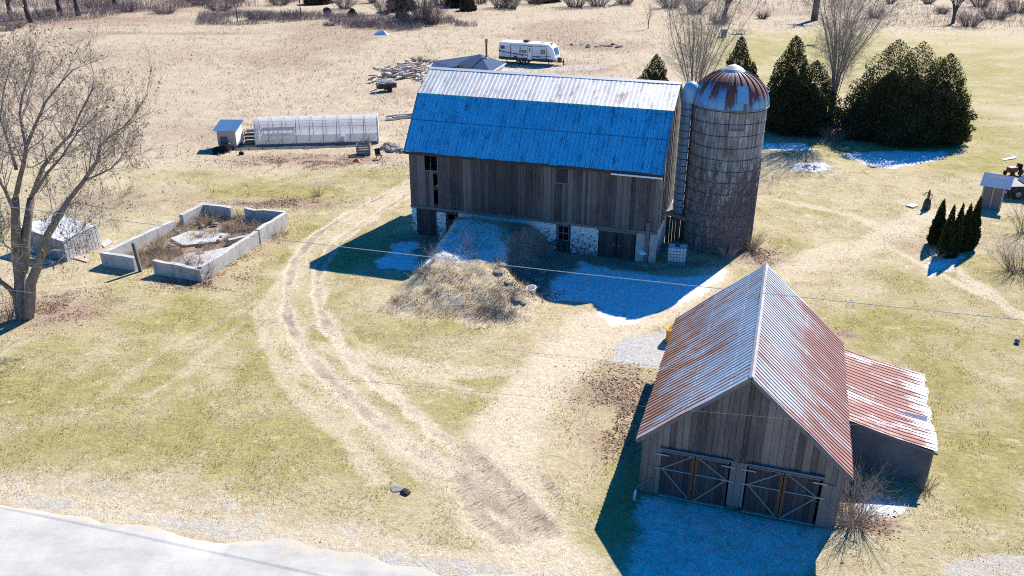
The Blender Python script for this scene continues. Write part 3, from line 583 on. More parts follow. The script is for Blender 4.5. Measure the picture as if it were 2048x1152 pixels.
board_wall("back_wall", M_WOOD, barn, (L, W, 0), (-1, 0, 0), L, lambda u: 0.0, lambda u: roofz(0) - 0.05, 0.28, seed=6, holes=((L - 1.95, L - 1.80, 4.5, 6.3),))
board_wall("left_end_wall", M_WOOD, barn, (0, W, 0), (0, -1, 0), W, lambda u: b_['zw'], lambda u: roofz(u) - 0.06, 0.26, seed=8)
board_wall("right_end_wall", M_WOODL, barn, (L, 0, 0), (0, 1, 0), W, lambda u: b_['zw'], lambda u: roofz(u) - 0.06, 0.24, seed=9, jit=0.03, zj=0.1, holes=((0.45, 1.5, 5.2, 7.4), (2.2, 2.7, 6.3, 8.6)))  # paler boards than the other walls: sunlight put into the colour
# roof
gy = lambda y: roofz(y)
def slope(y0, z0, y1, z1): return (0, y1 - y0, z1 - z0), math.hypot(y1 - y0, z1 - z0)
ov = b_['ov']; RL = L + 2 * ov
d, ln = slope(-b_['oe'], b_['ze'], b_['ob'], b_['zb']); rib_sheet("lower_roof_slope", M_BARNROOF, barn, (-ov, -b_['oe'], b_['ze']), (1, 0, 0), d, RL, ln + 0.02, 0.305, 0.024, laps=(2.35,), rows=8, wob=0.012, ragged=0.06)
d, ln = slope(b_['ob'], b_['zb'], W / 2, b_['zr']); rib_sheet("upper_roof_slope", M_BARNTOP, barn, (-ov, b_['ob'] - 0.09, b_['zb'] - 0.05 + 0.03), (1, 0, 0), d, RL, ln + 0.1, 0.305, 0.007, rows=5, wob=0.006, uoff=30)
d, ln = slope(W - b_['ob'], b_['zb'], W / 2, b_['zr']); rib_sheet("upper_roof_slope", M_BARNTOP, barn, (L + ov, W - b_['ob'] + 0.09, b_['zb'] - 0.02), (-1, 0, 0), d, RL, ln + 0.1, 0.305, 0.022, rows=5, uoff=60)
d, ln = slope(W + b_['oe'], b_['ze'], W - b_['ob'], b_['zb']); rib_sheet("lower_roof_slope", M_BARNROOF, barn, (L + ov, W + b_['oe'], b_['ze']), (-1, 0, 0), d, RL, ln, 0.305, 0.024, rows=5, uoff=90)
m = MB(); m.prism([(W / 2 - 0.2, b_['zr'] - 0.055), (W / 2, b_['zr'] + 0.065), (W / 2 + 0.2, b_['zr'] - 0.055), (W / 2, b_['zr'] + 0.03)], 'x', -ov - 0.02, L + ov + 0.02); m.build("ridge_cap", M_BARNTOP, barn)
m = MB(); m.box(-ov, L + ov, -b_['oe'] + 0.02, -b_['oe'] + 0.05, b_['ze'] - 0.20, b_['ze'] - 0.02); m.build("fascia", M_DOOR, barn)
m = MB(); u0 = bf(1225, 345)[0]; m.box(u0, L + ov - 0.02, -b_['oe'] - 0.10, -b_['oe'] + 0.0, b_['ze'] - 0.27, b_['ze'] - 0.17); m.build("gutter", M_WHITE, barn)
m = MB()
pr = [(-b_['oe'] + .03, b_['ze'] - .05), (b_['ob'], b_['zb'] - .09), (W / 2, b_['zr'] - .08), (W - b_['ob'], b_['zb'] - .09), (W + b_['oe'] - .03, b_['ze'] - .05)]
for xx in (-ov + 0.02, L + ov - 0.05):
    for (ya, za), (yb, zb) in zip(pr[:-1], pr[1:]): m = MB(); m.beam((xx, ya, za), (xx, yb, zb), 0.035, 0.16); m.build("barge_board", M_TRIM, barn)
# timber sill, battens and drive door on the front
m = MB()
m.box(-0.03, L + 0.03, -0.10, -0.03, b_['zw'] - 0.20, b_['zw'] - 0.02)
m.build("sill_beam", M_TRIM, barn)
for px in (998, 1098, 1178, 1250):
    u = bf(px, 395)[0]; m = MB(); m.box(u - 0.09, u + 0.09, -0.062, -0.042, b_['zw'] + 0.05, roofz(0) - 0.35); m.build("batten", M_TRIM, barn)
dd = thing; 
m = MB(); ua, ub = bf(943, 360)[0], bf(1052, 380)[0]
for k in range(22):
    u = ua + (ub - ua) * k / 22; w_ = (ub - ua) / 22; m.box(u + 0.008, u + w_ - 0.008, -0.086 + 0.006 * (k % 3), -0.060, b_['zw'] + 0.06, roofz(0) - 0.55)
dv_ = m.build("drive_door", wood_mat("drive_door_boards", (0.04, 0.036, 0.042), (0.125, 0.108, 0.108)), barn)
m = MB(); m.box(ua - 0.2, ub + 0.25, -0.15, -0.09, roofz(0) - 0.55, roofz(0) - 0.45); m.build("door_track", M_RUSTPOST, dv_)
m = MB(); ha, hb = bf(1113, 340)[0], bf(1137, 340)[0]; zt, zb_ = bf(1125, 339)[1], bf(1125, 365)[1]
m.box(ha, hb, -0.07, -0.045, zb_, zt); hd = m.build("hay_hatch", M_DOOR, barn)
m = MB(); m.box(ha - .07, hb + .07, -0.085, -0.05, zb_ - .08, zb_); m.box(ha - .07, ha, -0.085, -0.05, zb_, zt); m.box(hb, hb + .07, -0.085, -0.05, zb_, zt); m.build("frame", M_TRIM, hd)
m = MB(); m.box(h1[0] - .06, h1[0], -0.075, -0.04, h1[2], h1[3]); m.box(h1[0] - .06, h1[1] + .06, -0.075, -0.04, h1[2] - .08, h1[2]); m.box(h1[1], h1[1] + .06, -0.075, -0.04, h1[2], h1[3]); m.build("hay_window_frame", M_TRIM, barn)
# inner floor keeps the loft dark
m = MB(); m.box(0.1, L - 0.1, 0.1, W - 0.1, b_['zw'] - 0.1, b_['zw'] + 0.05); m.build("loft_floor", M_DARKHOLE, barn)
# foundation pieces along the front: (px left, px right, kind)
def wall_piece(m, xa, xb, y0, y1, z0, z1): m.box(xa, xb, y0, y1, z0, z1)
zf = b_['zw'] - 0.20
ux = lambda px: bf(px, 440 + 0.122 * (px - 825))[0]
m = MB()
for a, c_, t_ in ((824.5, 834, zf), (874, 892, zf - .12), (917, 1112, zf), (1141, 1196, zf)): m.box(max(ux(a), 0.0), ux(c_), -0.02, 0.42, -0.3, t_)
m.box(L - 0.40, L + 0.02, 0.44, W - 0.02, -0.3, zf + 0.15); m.box(0, 0.4, 0.44, W - 0.02, -0.3, zf + 0.15); m.box(0.42, L - 0.42, W - 0.45, W - 0.02, -0.3, 0.0)
m.build("stone_foundation", M_WASH, barn)
m = MB(); m.box(ux(1271), ux(1289), 0.0, 0.4, -0.3, zf); m.box(ux(1298), L + 0.02, -0.02, 0.40, -0.3, zf); m.build("concrete_pier", M_CONC, barn)
m = MB(); m.box(ux(1290), ux(1297), -0.14, 0.02, -0.3, b_['zw'] + 0.6); m.build("corner_plank", M_TRIM, barn)
board_wall("stable_boarding", M_DOOR, barn, (ux(834.5), 0.02, 0), (1, 0, 0), ux(873.5) - ux(834.5), lambda u: 0.0, lambda u: zf, 0.24, seed=11)
board_wall("stable_boarding", M_DOOR, barn, (ux(892.5), 0.04, 0), (1, 0, 0), ux(916.5) - ux(892.5), lambda u: 0.0, lambda u: zf, 0.22, seed=12, holes=((0.15, 0.75, 1.35, 1.75),))
board_wall("stable_boarding", M_DOOR, barn, (ux(1112.5), 0.02, 0), (1, 0, 0), ux(1140.5) - ux(1112.5), lambda u: -0.1, lambda u: zf, 0.2, seed=13, holes=((0.12, 0.86, 0.85, 1.85),))
wa, wb = ux(1112.5), ux(1140.5)
m = MB(); m.box(wa + .1, wb - .1, 0.30, 0.33, 0.7, zf); wn = m.build("stable_window", M_DARKHOLE, barn)  # black panel behind the opening, painted as interior shade
m = MB()
for z_ in (0.82, 1.34, 1.86): m.box(wa + 0.08, wb - 0.08, -0.01, 0.04, z_ - 0.035, z_ + 0.035)
for f_ in (0.0, 0.5, 1.0): u = wa + 0.12 + (wb - wa - 0.24) * f_; m.box(u - 0.03, u + 0.03, -0.006, 0.036, 0.86, 1.82)
m.build("window_frame", M_TRIM, wn)
da, db = ux(1196.5), ux(1270.5); mid = (da + db) / 2
for a, c_, sd in ((da + .04, mid - .02, 14), (mid + .02, db - .04, 15)):
    dr = board_wall("stable_door", M_DOOR, barn, (a, -0.03, 0), (1, 0, 0), c_ - a, lambda u: 0.05, lambda u: zf - 0.08, 0.22, seed=sd)
    m = MB(); hx = c_ - .15 if sd == 14 else a + .15; m.box(hx - .04, hx + .04, -0.10, -0.065, 0.9, 1.0); m.build("handle", M_STEELGREY, dr)
m = MB(); m.box(da - .05, db + .05, -0.16, -0.08, zf - 0.10, zf + 0.04); m.build("door_header", M_TRIM, barn)
# low boarded passage between barn and silo
sx, sy, _ = blocal((SILO['x'], SILO['y'], 0))
ps = thing
m = MB(); m.prism([(L + 0.05, 2.1), (L + 0.05, 2.35), (sx - 1.9, 2.0), (sx - 1.9, 1.75)], 'y', sy - 1.4, sy + 0.6)
pr_ = m.build("feed_passage_roof", M_TRIM, barn)
board_wall("feed_passage_wall", M_DOOR, barn, (L + 0.05, sy - 1.2, 0), (1, 0, 0), max(sx - 2.1 - L, 0.6), lambda u: 0.0, lambda u: 1.95, 0.24, seed=16, jit=0.03)

# ------------------------------------------------------------------ silo
S = SILO; silo = thing("silo", "tall concrete stave silo with a rusty ribbed metal dome beside the barn", "silo", (S['x'], S['y'], 0))
t = NT("stained_concrete_staves"); uv = t.coord("UV"); r_ = t.island()
st = t.noise(t.coord("UV", (3.0, 0.22, 1)), 2.0, 6, 0.7); st2 = t.noise(t.coord("UV", (9.0, 0.5, 1)), 2.0, 5, 0.7); n3 = t.noise(t.coord("UV", (0.6, 0.35, 1)), 1.3, 4, 0.6)
cs = t.n("ShaderNodeCombineXYZ"); xx = t.xyz(uv); t.l(t.math('FLOOR', t.math('DIVIDE', xx[0], 0.354)), cs.inputs[0]); t.l(t.math('FLOOR', t.math('DIVIDE', xx[1], 0.76)), cs.inputs[1])
wn_ = t.n("ShaderNodeTexWhiteNoise", noise_dimensions='3D'); t.l(cs.outputs[0], wn_.inputs["Vector"])
col = t.mix(t.ramp(st, 0.36, 0.64), (0.10, 0.092, 0.10), (0.47, 0.455, 0.45)); col = t.hsv(col, v=t.ramp(wn_.outputs["Value"], 0, 1, 0.86, 1.12))
col = t.mix(t.math('MULTIPLY', t.ramp(st2, 0.52, 0.72), 0.65), col, (0.10, 0.09, 0.10)); col = t.mix(t.math('MULTIPLY', t.ramp(n3, 0.54, 0.72), 0.65), col, (0.105, 0.068, 0.052))
t.bump(st2, 0.3, 0.02); M_STAVE = t.fin(col, 0.9, 0, 0.15)
NS = 42; rows = np.linspace(-0.3, S['h'], 14); vs = []; uvv = []
ang = []
for k in range(NS):
    a0 = 2 * math.pi * k / NS; da_ = 2 * math.pi / NS; ang += [(a0 + 0.02 * da_, S['r']), (a0 + 0.5 * da_, S['r']), (a0 + 0.93 * da_, S['r']), (a0 + 0.95 * da_, S['r'] - 0.02), (a0 + 1.0 * da_, S['r'] - 0.02)]
na = len(ang)
for z_ in rows:
    for a, rr in ang: vs.append((rr * math.cos(a), rr * math.sin(a), z_)); uvv.append((a * S['r'], z_))
ii = np.arange(len(rows) * na).reshape(len(rows), na); jn = np.roll(ii, -1, axis=1)
q = np.stack([ii[:-1], jn[:-1], jn[1:], ii[1:]], -1).reshape(-1, 4)
np_mesh("stave_wall", vs, q, M_STAVE, silo, uv=uvv)
for k in range(13):
    z_ = 0.35 + k * 0.765
    if z_ > S['h'] - 0.1: break
    m = MB(); th = np.linspace(0, 2 * math.pi, 49); rr = S['r'] + 0.016
    m.tube(np.stack([rr * np.cos(th), rr * np.sin(th), np.full(49, z_) + 0.02 * np.sin(th * 2 + k)], -1), 0.019, 5, cap=False); m.build("hoop", M_DARKHOLE if False else flat_mat("hoop_iron", (0.035, 0.028, 0.028), 0.8) if k == 0 else bpy.data.materials["hoop_iron"], silo)
# dome
t = NT("rusting_silo_dome"); uv = t.coord("UV"); xx = t.xyz(uv)     # u: gore number, v: 0 rim .. 1 top
wn_ = t.n("ShaderNodeTexWhiteNoise", noise_dimensions='1D'); t.l(t.math('FLOOR', xx[0]), wn_.inputs["W"])
n1 = t.noise(t.coord("UV", (3.5, 6.0, 1)), 1.0, 6, 0.7); n2 = t.noise(t.coord("UV", (14, 5, 1)), 1.0, 4, 0.7)
edge = t.math('ADD', t.ramp(wn_.outputs["Value"], 0, 1, 0.0, 0.44), t.math('MULTIPLY', t.math('SUBTRACT', n1, 0.5), 0.8))
rm = t.ramp(t.math('SUBTRACT', xx[1], edge), -0.03, 0.12); bare = t.ramp(t.math('ADD', xx[1], t.math('MULTIPLY', t.math('SUBTRACT', n1, 0.5), 0.9)), 0.72, 0.9); rm = t.math('MULTIPLY', rm, t.math('SUBTRACT', 1.0, t.math('MULTIPLY', bare, 0.75)))
sky_blue_steel = t.mix(t.ramp(n2, 0.3, 0.7), (0.11, 0.28, 0.48), (0.24, 0.42, 0.60)); ru = t.mix(t.ramp(n2, 0.3, 0.7), (0.085, 0.028, 0.024), (0.20, 0.075, 0.06))  # bare steel tinted blue: sky light on the shaded dome painted in
t.l(t.mix(rm, sky_blue_steel, ru), t.bsdf.inputs["Base Color"]); t.l(t.math('MULTIPLY', t.math('SUBTRACT', 1.0, rm), 0.25), t.bsdf.inputs["Metallic"]); t.l(t.ramp(rm, 0, 1, 0.4, 0.75), t.bsdf.inputs["Roughness"]); M_DOME = t.m
NG = 26; vs = []; uvv = []; prof = np.linspace(0, 1, 15); R0 = S['r'] + 0.06
ga = []
for k in range(NG): a0 = 2 * math.pi * k / NG; dg = 2 * math.pi / NG; ga += [(a0, 0.0, k + 0.001), (a0 + 0.035 * dg, 0.05, k + 0.03), (a0 + 0.09 * dg, 0.05, k + 0.09), (a0 + 0.12 * dg, 0.0, k + 0.12), (a0 + 0.5 * dg, 0.008, k + 0.5), (a0 + 0.88 * dg, 0.0, k + 0.999)]
for p_ in prof:
    phi = p_ * math.pi / 2 * 0.94
    for a, h_, u_ in ga: rr = (R0 + h_) * math.cos(phi); vs.append((rr * math.cos(a), rr * math.sin(a), S['h'] + (S['d'] - 0.25 + h_) * math.sin(phi))); uvv.append((u_, p_))
na = len(ga); ii = np.arange(len(prof) * na).reshape(len(prof), na); jn = np.roll(ii, -1, axis=1)
np_mesh("dome", vs, np.stack([ii[:-1], jn[:-1], jn[1:], ii[1:]], -1).reshape(-1, 4), M_DOME, silo, uv=uvv)
M_CAP = flat_mat("galvanised_cap", (0.42, 0.40, 0.40), 0.65, 0.2, 0.1)
m = MB(); m.lathe([(0.86, S['d'] - 0.42), (0.62, S['d'] - 0.20), (0.34, S['d'] - 0.03), (0.10, S['d'] + 0.05), (0.0, S['d'] + 0.06)], 26, (0, 0, S['h'])); m.build("dome_cap", M_CAP, silo, smooth=False)
m = MB(); th = np.linspace(0, 2 * math.pi, 61); m.tube(np.stack([(R0 + 0.02) * np.cos(th), (R0 + 0.02) * np.sin(th), np.full(61, S['h'] - 0.02)], -1), 0.04, 6, cap=False); m.build("dome_rim", M_STEELGREY, silo)
# square hatch in the dome facing the camera, with the iron ladder cage below
va = math.atan2(-S['y'], -S['x']); ha_ = va + math.radians(19)
def dp(a, phi, rr=0.0): k = R0 + rr; return np.array([k * math.cos(phi) * math.cos(a), k * math.cos(phi) * math.sin(a), S['h'] + (S['d'] - 0.25 + rr) * math.sin(phi)])
m = MB(); dw = 0.155; pts = []
for rr in (0.02, 0.30):
    pts += [dp(ha_ - dw, 0.20, rr * 0.4), dp(ha_ + dw, 0.20, rr * 0.4), dp(ha_ + dw, 0.66, rr * 0.9), dp(ha_ - dw, 0.66, rr * 0.9)]
m.add(pts, [(0, 1, 2, 3), (7, 6, 5, 4), (0, 4, 5, 1), (1, 5, 6, 2), (2, 6, 7, 3), (3, 7, 4, 0)]); m.build("dome_hatch", metal_mat("hatch_metal", (0.22, 0.42, 0.62), metallic=0.2, stain=0.4, rough=0.35), silo)
def cp(a, z_, rr): return np.array([(S['r'] + rr) * math.cos(a), (S['r'] + rr) * math.sin(a), z_])
m = MB(); ca = va + math.radians(12.5); hw = 0.17
for a in (ca - hw, ca + hw): m.tube([cp(a, S['h'] + 0.25, 0.05), cp(a, S['h'] - 0.1, 0.32), cp(a, S['h'] - 1.15, 0.32)], 0.022, 5)
for z_ in (S['h'] - 0.1, S['h'] - 1.15): m.tube([cp(ca - hw, z_, 0.32), cp(ca, z_, 0.34), cp(ca + hw, z_, 0.32)], 0.022, 5)
for k in range(5): a = ca - hw + 2 * hw * k / 4; m.tube([cp(a, S['h'] - 1.15, 0.02), cp(a, S['h'] - 1.15, 0.33)], 0.025, 5)
m.build("ladder_cage", M_RUSTPOST, silo)
# unloading chute on the side towards the barn
cha = va - math.radians(78); cx_, cy_ = (S['r'] + 0.30) * math.cos(cha), (S['r'] + 0.30) * math.sin(cha)
m = MB(); nseg = 14
outl = [(cx_ + 0.44 * math.cos(cha + math.radians(-115 + 230 * k / nseg)), cy_ + 0.44 * math.sin(cha + math.radians(-115 + 230 * k / nseg))) for k in range(nseg + 1)]
for i in range(17):
    z0 = 1.7 + i * 0.475; sc = 1.0 - 0.012 * (i % 2)
    m.prism([(cx_ + (x - cx_) * sc, cy_ + (y - cy_) * sc) for x, y in outl], 'z', z0, z0 + 0.475 - 0.012)
chu = m.build("unloading_chute", metal_mat("chute_metal_sky_blue", (0.13, 0.24, 0.38), metallic=0.2, stain=0.3, rough=0.45), silo)  # blue base carries the sky light on the shaded chute steel
m = MB()
for i in range(1, 17):
    z0 = 1.7 + i * 0.475; m.tube([(cx_ + (x - cx_) * 1.02, cy_ + (y - cy_) * 1.02, z0) for x, y in outl], 0.02, 4)
m.build("chute_bands", bpy.data.materials["hoop_iron"], chu)
m = MB(); m.lathe([(0.50, 0), (0.56, 0.35), (0.54, 0.8), (0.40, 1.15), (0.16, 1.32), (0, 1.35)], 14, (cx_ * 0.96, cy_ * 0.96, S['h'] + 0.05)); m.build("chute_hood", metal_mat("hood_metal_sky_blue", (0.22, 0.42, 0.62), metallic=0.2, stain=0.1, rough=0.45), silo, smooth=True)  # hood steel painted with the blue sky light of its shaded side

# ------------------------------------------------------------------ garage with lean-to
g_ = GAR; gar = thing("garage", "gabled board garage with rusty corrugated roof and two cross-braced double doors", "garage", (g_['x'], g_['y'], 0), g_['yaw'])
E_G = np.array([math.cos(g_['yaw']), math.sin(g_['yaw'])]); N_G = np.array([-E_G[1], E_G[0]])
def gf(px, py):
    p = onplane(px, py, (g_['x'], g_['y'], 0), (N_G[0], N_G[1], 0)); return float((p[:2] - [g_['x'], g_['y']]) @ E_G), float(p[2])
GW, GL = g_['W'], g_['L']; gs = (g_['zr'] - g_['ze']) / (GW / 2 + g_['oe'])
def groof(x): x = min(x, GW - x); return g_['ze'] + gs * (x + g_['oe'])
d1 = (gf(1323.8, 896.6), gf(1315, 994), gf(1464, 916), gf(1447, 1021)); d2 = (gf(1497, 927), gf(1481, 1032), gf(1647, 953), gf(1625, 1056.5))
D1 = ((d1[0][0] + d1[1][0]) / 2, (d1[2][0] + d1[3][0]) / 2); D2 = ((d2[0][0] + d2[1][0]) / 2, (d2[2][0] + d2[3][0]) / 2); DT = (d1[0][1] + d1[2][1] + d2[0][1] + d2[2][1]) / 4
board_wall("front_wall", wood_mat("garage_boards", (0.045, 0.037, 0.038), (0.27, 0.215, 0.19)), gar, (0, 0, 0), (1, 0, 0), GW, lambda u: 0.02, lambda u: groof(u) - 0.05, 0.225, seed=21, holes=((*D1, -1, DT), (*D2, -1, DT)))
board_wall("back_wall", M_WOOD, gar, (GW, GL, 0), (-1, 0, 0), GW, lambda u: 0.0, lambda u: groof(u) - 0.05, 0.25, seed=22)
board_wall("side_wall", M_WOOD, gar, (0, GL, 0), (0, -1, 0), GL, lambda u: 0.0, lambda u: groof(0) - 0.05, 0.25, seed=23)
board_wall("side_wall", M_WOOD, gar, (GW, 0, 0), (0, 1, 0), GL, lambda u: 0.0, lambda u: groof(0) - 0.05, 0.25, seed=24)
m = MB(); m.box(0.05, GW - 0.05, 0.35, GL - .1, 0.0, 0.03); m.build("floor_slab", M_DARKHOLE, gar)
M_RIDGE = flat_mat('dull_ridge_metal', (0.42, 0.40, 0.40), 0.6, 0.3, 0.3, 3)
sgl = math.hypot(GW / 2 + g_['oe'], g_['zr'] - g_['ze'])
sagf = lambda u, a: -0.05 * np.sin(math.pi * np.clip(u / (GL + .2), 0, 1)) * math.sin(math.pi * a / sgl)
rib_sheet("roof_slope", M_GARL, gar, (-g_['oe'], GL + g_['ov'], g_['ze']), (0, -1, 0), (GW / 2 + g_['oe'], 0, g_['zr'] - g_['ze']), GL + 2 * g_['ov'], sgl, 0.265, 0.030, 'rib', laps=(2.45, 4.35), rows=12, wob=0.02, sag=sagf, ragged=0.05)
rib_sheet("roof_slope", M_GARR, gar, (GW + g_['oe'], -g_['ov'], g_['ze']), (0, 1, 0), (-(GW / 2 + g_['oe']), 0, g_['zr'] - g_['ze']), GL + 2 * g_['ov'], sgl, 0.265, 0.030, 'rib', laps=(2.45,), rows=12, wob=0.02, sag=sagf, uoff=40, ragged=0.05)
m = MB(); m.prism([(GW / 2 - 0.10, g_['zr'] - 0.055), (GW / 2, g_['zr'] + 0.045), (GW / 2 + 0.10, g_['zr'] - 0.055), (GW / 2, g_['zr'] + 0.02)], 'y', -g_['ov'] - 0.02, GL + g_['ov'] + 0.02); m.build("ridge_cap", M_RIDGE, gar)
for yy in (-g_['ov'] + 0.02, GL + g_['ov'] - 0.05):
    m = MB(); m.beam((-g_['oe'] + .02, yy, g_['ze'] - .11), (GW / 2, yy, g_['zr'] - .11), 0.04, 0.14); m.build("barge_board", M_TRIM, gar)
    m = MB(); m.beam((GW / 2, yy, g_['zr'] - .11), (GW + g_['oe'] - .02, yy, g_['ze'] - .11), 0.04, 0.14); m.build("barge_board", M_TRIM, gar)
M_HINGE = flat_mat('hinge_metal', (0.38, 0.38, 0.40), 0.5, 0.5)
M_STEELBLUE = flat_mat("painted_steel_track", (0.13, 0.16, 0.21), 0.5, 0.4)
for (xa, xb), nm in ((D1, 0), (D2, 1)):
    m = MB(); m.box(xa - 0.04, xb + 0.06, -0.17, -0.035, DT - 0.02, DT + 0.07); m.build("door_header", M_STEELBLUE, gar)
    mid = (xa + xb) / 2
    for side, (a, c_) in enumerate(((xa + .03, mid - .015), (mid + .015, xb - .03))):
        leaf = board_wall("door_leaf", M_DOOR, gar, (a, -0.005, 0), (1, 0, 0), c_ - a, lambda u: 0.08, lambda u: DT - 0.04, 0.21, seed=30 + 2 * nm + side, jit=0.004)
        inner, outer = (c_, a) if side == 0 else (a, c_); y0 = -0.065; mz = 0.08 + (DT - 0.1) * 0.60
        m = MB(); s_ = 1 if side == 0 else -1
        m.beam((inner - s_ * 0.12, y0, DT - 0.15), (outer + s_ * 0.05, y0, mz), 0.03, 0.10, (0, 1, 0)); m.beam((outer + s_ * 0.05, y0 - .004, mz), (inner - s_ * 0.12, y0 - .004, 0.20), 0.03, 0.10, (0, 1, 0))
        m.beam((outer, y0 - .010, mz), (inner - s_ * .06, y0 - .010, mz), 0.03, 0.09, (0, 1, 0)); m.beam((a, y0 - .014, 0.13), (c_, y0 - .014, 0.13), 0.03, 0.10, (0, 1, 0)); m.beam((a, y0 - .014, DT - .1), (c_, y0 - .014, DT - .1), 0.03, 0.09, (0, 1, 0))
        m.build("brace", wood_mat("door_brace", (0.17, 0.16, 0.16), (0.36, 0.34, 0.33), hue_var=False) if (nm, side) == (0, 0) else bpy.data.materials["door_brace"], leaf)
        m = MB(); m.box(inner - s_ * 0.11 if s_ > 0 else inner, inner if s_ > 0 else inner + 0.11, -0.062, -0.046, 0.1, DT - .05)
        m.build("meeting_strip", M_RUSTPOST, leaf)
        for zz in (DT - 0.28, mz - 0.02):
            m = MB(); m.box(min(outer - s_ * 0.22, outer + s_ * 0.28), max(outer - s_ * 0.22, outer + s_ * 0.28), -0.095, -0.085, zz - 0.03, zz + 0.03)
            m.build("strap_hinge", M_HINGE, leaf)
board_wall("centre_post_boards", M_TRIM, gar, (D1[1] + .02, -0.035, 0), (1, 0, 0), D2[0] - D1[1] - .04, lambda u: 0.25, lambda u: DT - 0.02, 0.2, seed=40)
board_wall("corner_boards", M_TRIM, gar, (D2[1] + .03, -0.035, 0), (1, 0, 0), 0.55, lambda u: 0.1, lambda u: DT - 0.3, 0.28, seed=41)
m = MB(); p = gf(1278, 975); q_ = gf(1302, 955); m.beam((p[0] - .1, -0.06, p[1]), (q_[0], -0.06, q_[1]), 0.04, 0.06); m.build("loose_batten", M_TRIM, gar)
# lean-to
lx0, lx1 = GW + 0.06, GW + g_['lW']; l0, l1 = g_['l0'], g_['l1']; ld = (-(g_['lW'] + .2 - g_['oe'] + 0.10), 0, g_['lz0'] - g_['lz1'] - 0.14); ll_ = math.hypot(ld[0], ld[2])
def lsag(u, a):
    k = a / ll_; return -0.10 * math.sin(math.pi * k) * (0.6 + 0.4 * np.sin(u * 0.9)) + 0.08 * (1 - k) * np.sin(u * 1.4 + 0.5) + np.where(u > 4.9, (u - 4.9) * 0.05 * (1 - k), 0)
rib_sheet("lean_to_roof", M_LEAN, gar, (GW + g_['lW'] + .2, l0 - .08, g_['lz1']), (0, 1, 0), ld, l1 - l0 + .16, ll_, 0.265, 0.026, 'rib', laps=(1.25,), rows=12, sag=lsag, uoff=11.3, ragged=0.22)
m = MB(); m.poly([(GW + g_['lW'] - 0.1, l0 + 1.90, g_['lz1'] + 0.14), (GW + g_['lW'] - 1.35, l0 + 1.95, g_['lz1'] + 0.42), (GW + g_['lW'] - 1.35, l0 + 1.97, g_['lz1'] + 0.47), (GW + g_['lW'] - 0.1, l0 + 1.98, g_['lz1'] + 0.34)])
tr = m.build("lifted_roof_sheet", M_LEAN, gar); md = tr.modifiers.new("thickness", 'SOLIDIFY'); md.thickness = 0.01
lz = lambda x: g_['lz1'] + (GW + g_['lW'] + .2 - x) / (-ld[0]) * ld[2]
m = MB(); m.prism([(lx0, -0.1), (lx1, -0.1), (lx1, lz(lx1) - 0.10), (lx0, lz(lx0) - 0.10)], 'y', l0, l0 + 0.08)
m.box(lx1 - 0.08, lx1, l0 + 0.08, l1 - 0.08, -0.1, lz(lx1) - 0.10); m.prism([(lx0, -0.1), (lx1, -0.1), (lx1, lz(lx1) - 0.10), (lx0, lz(lx0) - 0.10)], 'y', l1 - .08, l1); m.build("lean_to_wall", M_FELT, gar)
m = MB(); m.box(lx1 - 0.07, lx1 + 0.012, l0 - 0.012, l0 + 0.09, -0.1, lz(lx1) - 0.12); m.beam((lx0, l0 - .03, lz(lx0) - .14), (lx1 + .15, l0 - .03, lz(lx1 + .15) - .14), 0.03, 0.10); m.build("lean_to_trim", M_TRIM, gar)

# ------------------------------------------------------------------ bare trees, shrubs, conifers
def bark_mat(name, a, b):
    t = NT(name); n = t.noise(t.coord("Object", (3, 3, 0.8)), 3, 5, 0.7); t.bump(n, 0.5, 0.03); return t.fin(t.mix(t.ramp(n, 0.3, 0.7), a, b), 0.95, 0, 0.1)
M_BARK = bark_mat("grey_brown_bark", (0.11, 0.09, 0.08), (0.33, 0.28, 0.25)); M_TWIG = bark_mat("pale_twigs", (0.23, 0.19, 0.16), (0.44, 0.375, 0.315))
M_TWIGD = bark_mat("purple_grey_twigs", (0.115, 0.085, 0.09), (0.235, 0.19, 0.19)); M_TWIGL = bark_mat("pale_purple_grey_scrub", (0.20, 0.155, 0.15), (0.38, 0.315, 0.29)); M_STRAWTWIG = bark_mat("bleached_stems", (0.26, 0.20, 0.14), (0.50, 0.41, 0.30))
M_LEAFDRY = flat_mat("clinging_dry_leaves", (0.30, 0.19, 0.09), 0.9, 0, 0.35, 20)

M_PALEBARK = bark_mat("pale_grey_bark", (0.15, 0.125, 0.11), (0.34, 0.295, 0.26))
M_DARKBARK = bark_mat("dark_bark", (0.05, 0.042, 0.042), (0.13, 0.11, 0.105))
class Segs:
    def __init__(s): s.a = []; s.b = []; s.ra = []; s.rb = []
    def add(s, p, q, r0, r1): s.a.append(p); s.b.append(q); s.ra.append(r0); s.rb.append(r1)
    def mesh(s, name, mat, parent, n=3, label=None):
        a = np.array(s.a); b = np.array(s.b); ra = np.array(s.ra)[:, None]; rb = np.array(s.rb)[:, None]
        d = b - a; d /= np.maximum(np.linalg.norm(d, axis=1, keepdims=True), 1e-9); ref = np.where(np.abs(d[:, 2:3]) < 0.9, [[0, 0, 1.0]], [[1.0, 0, 0]])
        u = np.cross(d, ref); u /= np.linalg.norm(u, axis=1, keepdims=True); v = np.cross(d, u); N = len(a); V = np.zeros((N, 2 * n, 3))
        for k in range(n):
            th = 2 * math.pi * k / n; o = u * math.cos(th) + v * math.sin(th); V[:, k] = a + o * ra; V[:, n + k] = b + o * rb
        base = (np.arange(N) * 2 * n)[:, None]; F = [base + np.array([[k, (k + 1) % n, n + (k + 1) % n, n + k]]) for k in range(n)]
        return np_mesh(name, V.reshape(-1, 3), np.concatenate(F), mat, parent)
def unit(v): return v / max(np.linalg.norm(v), 1e-9)
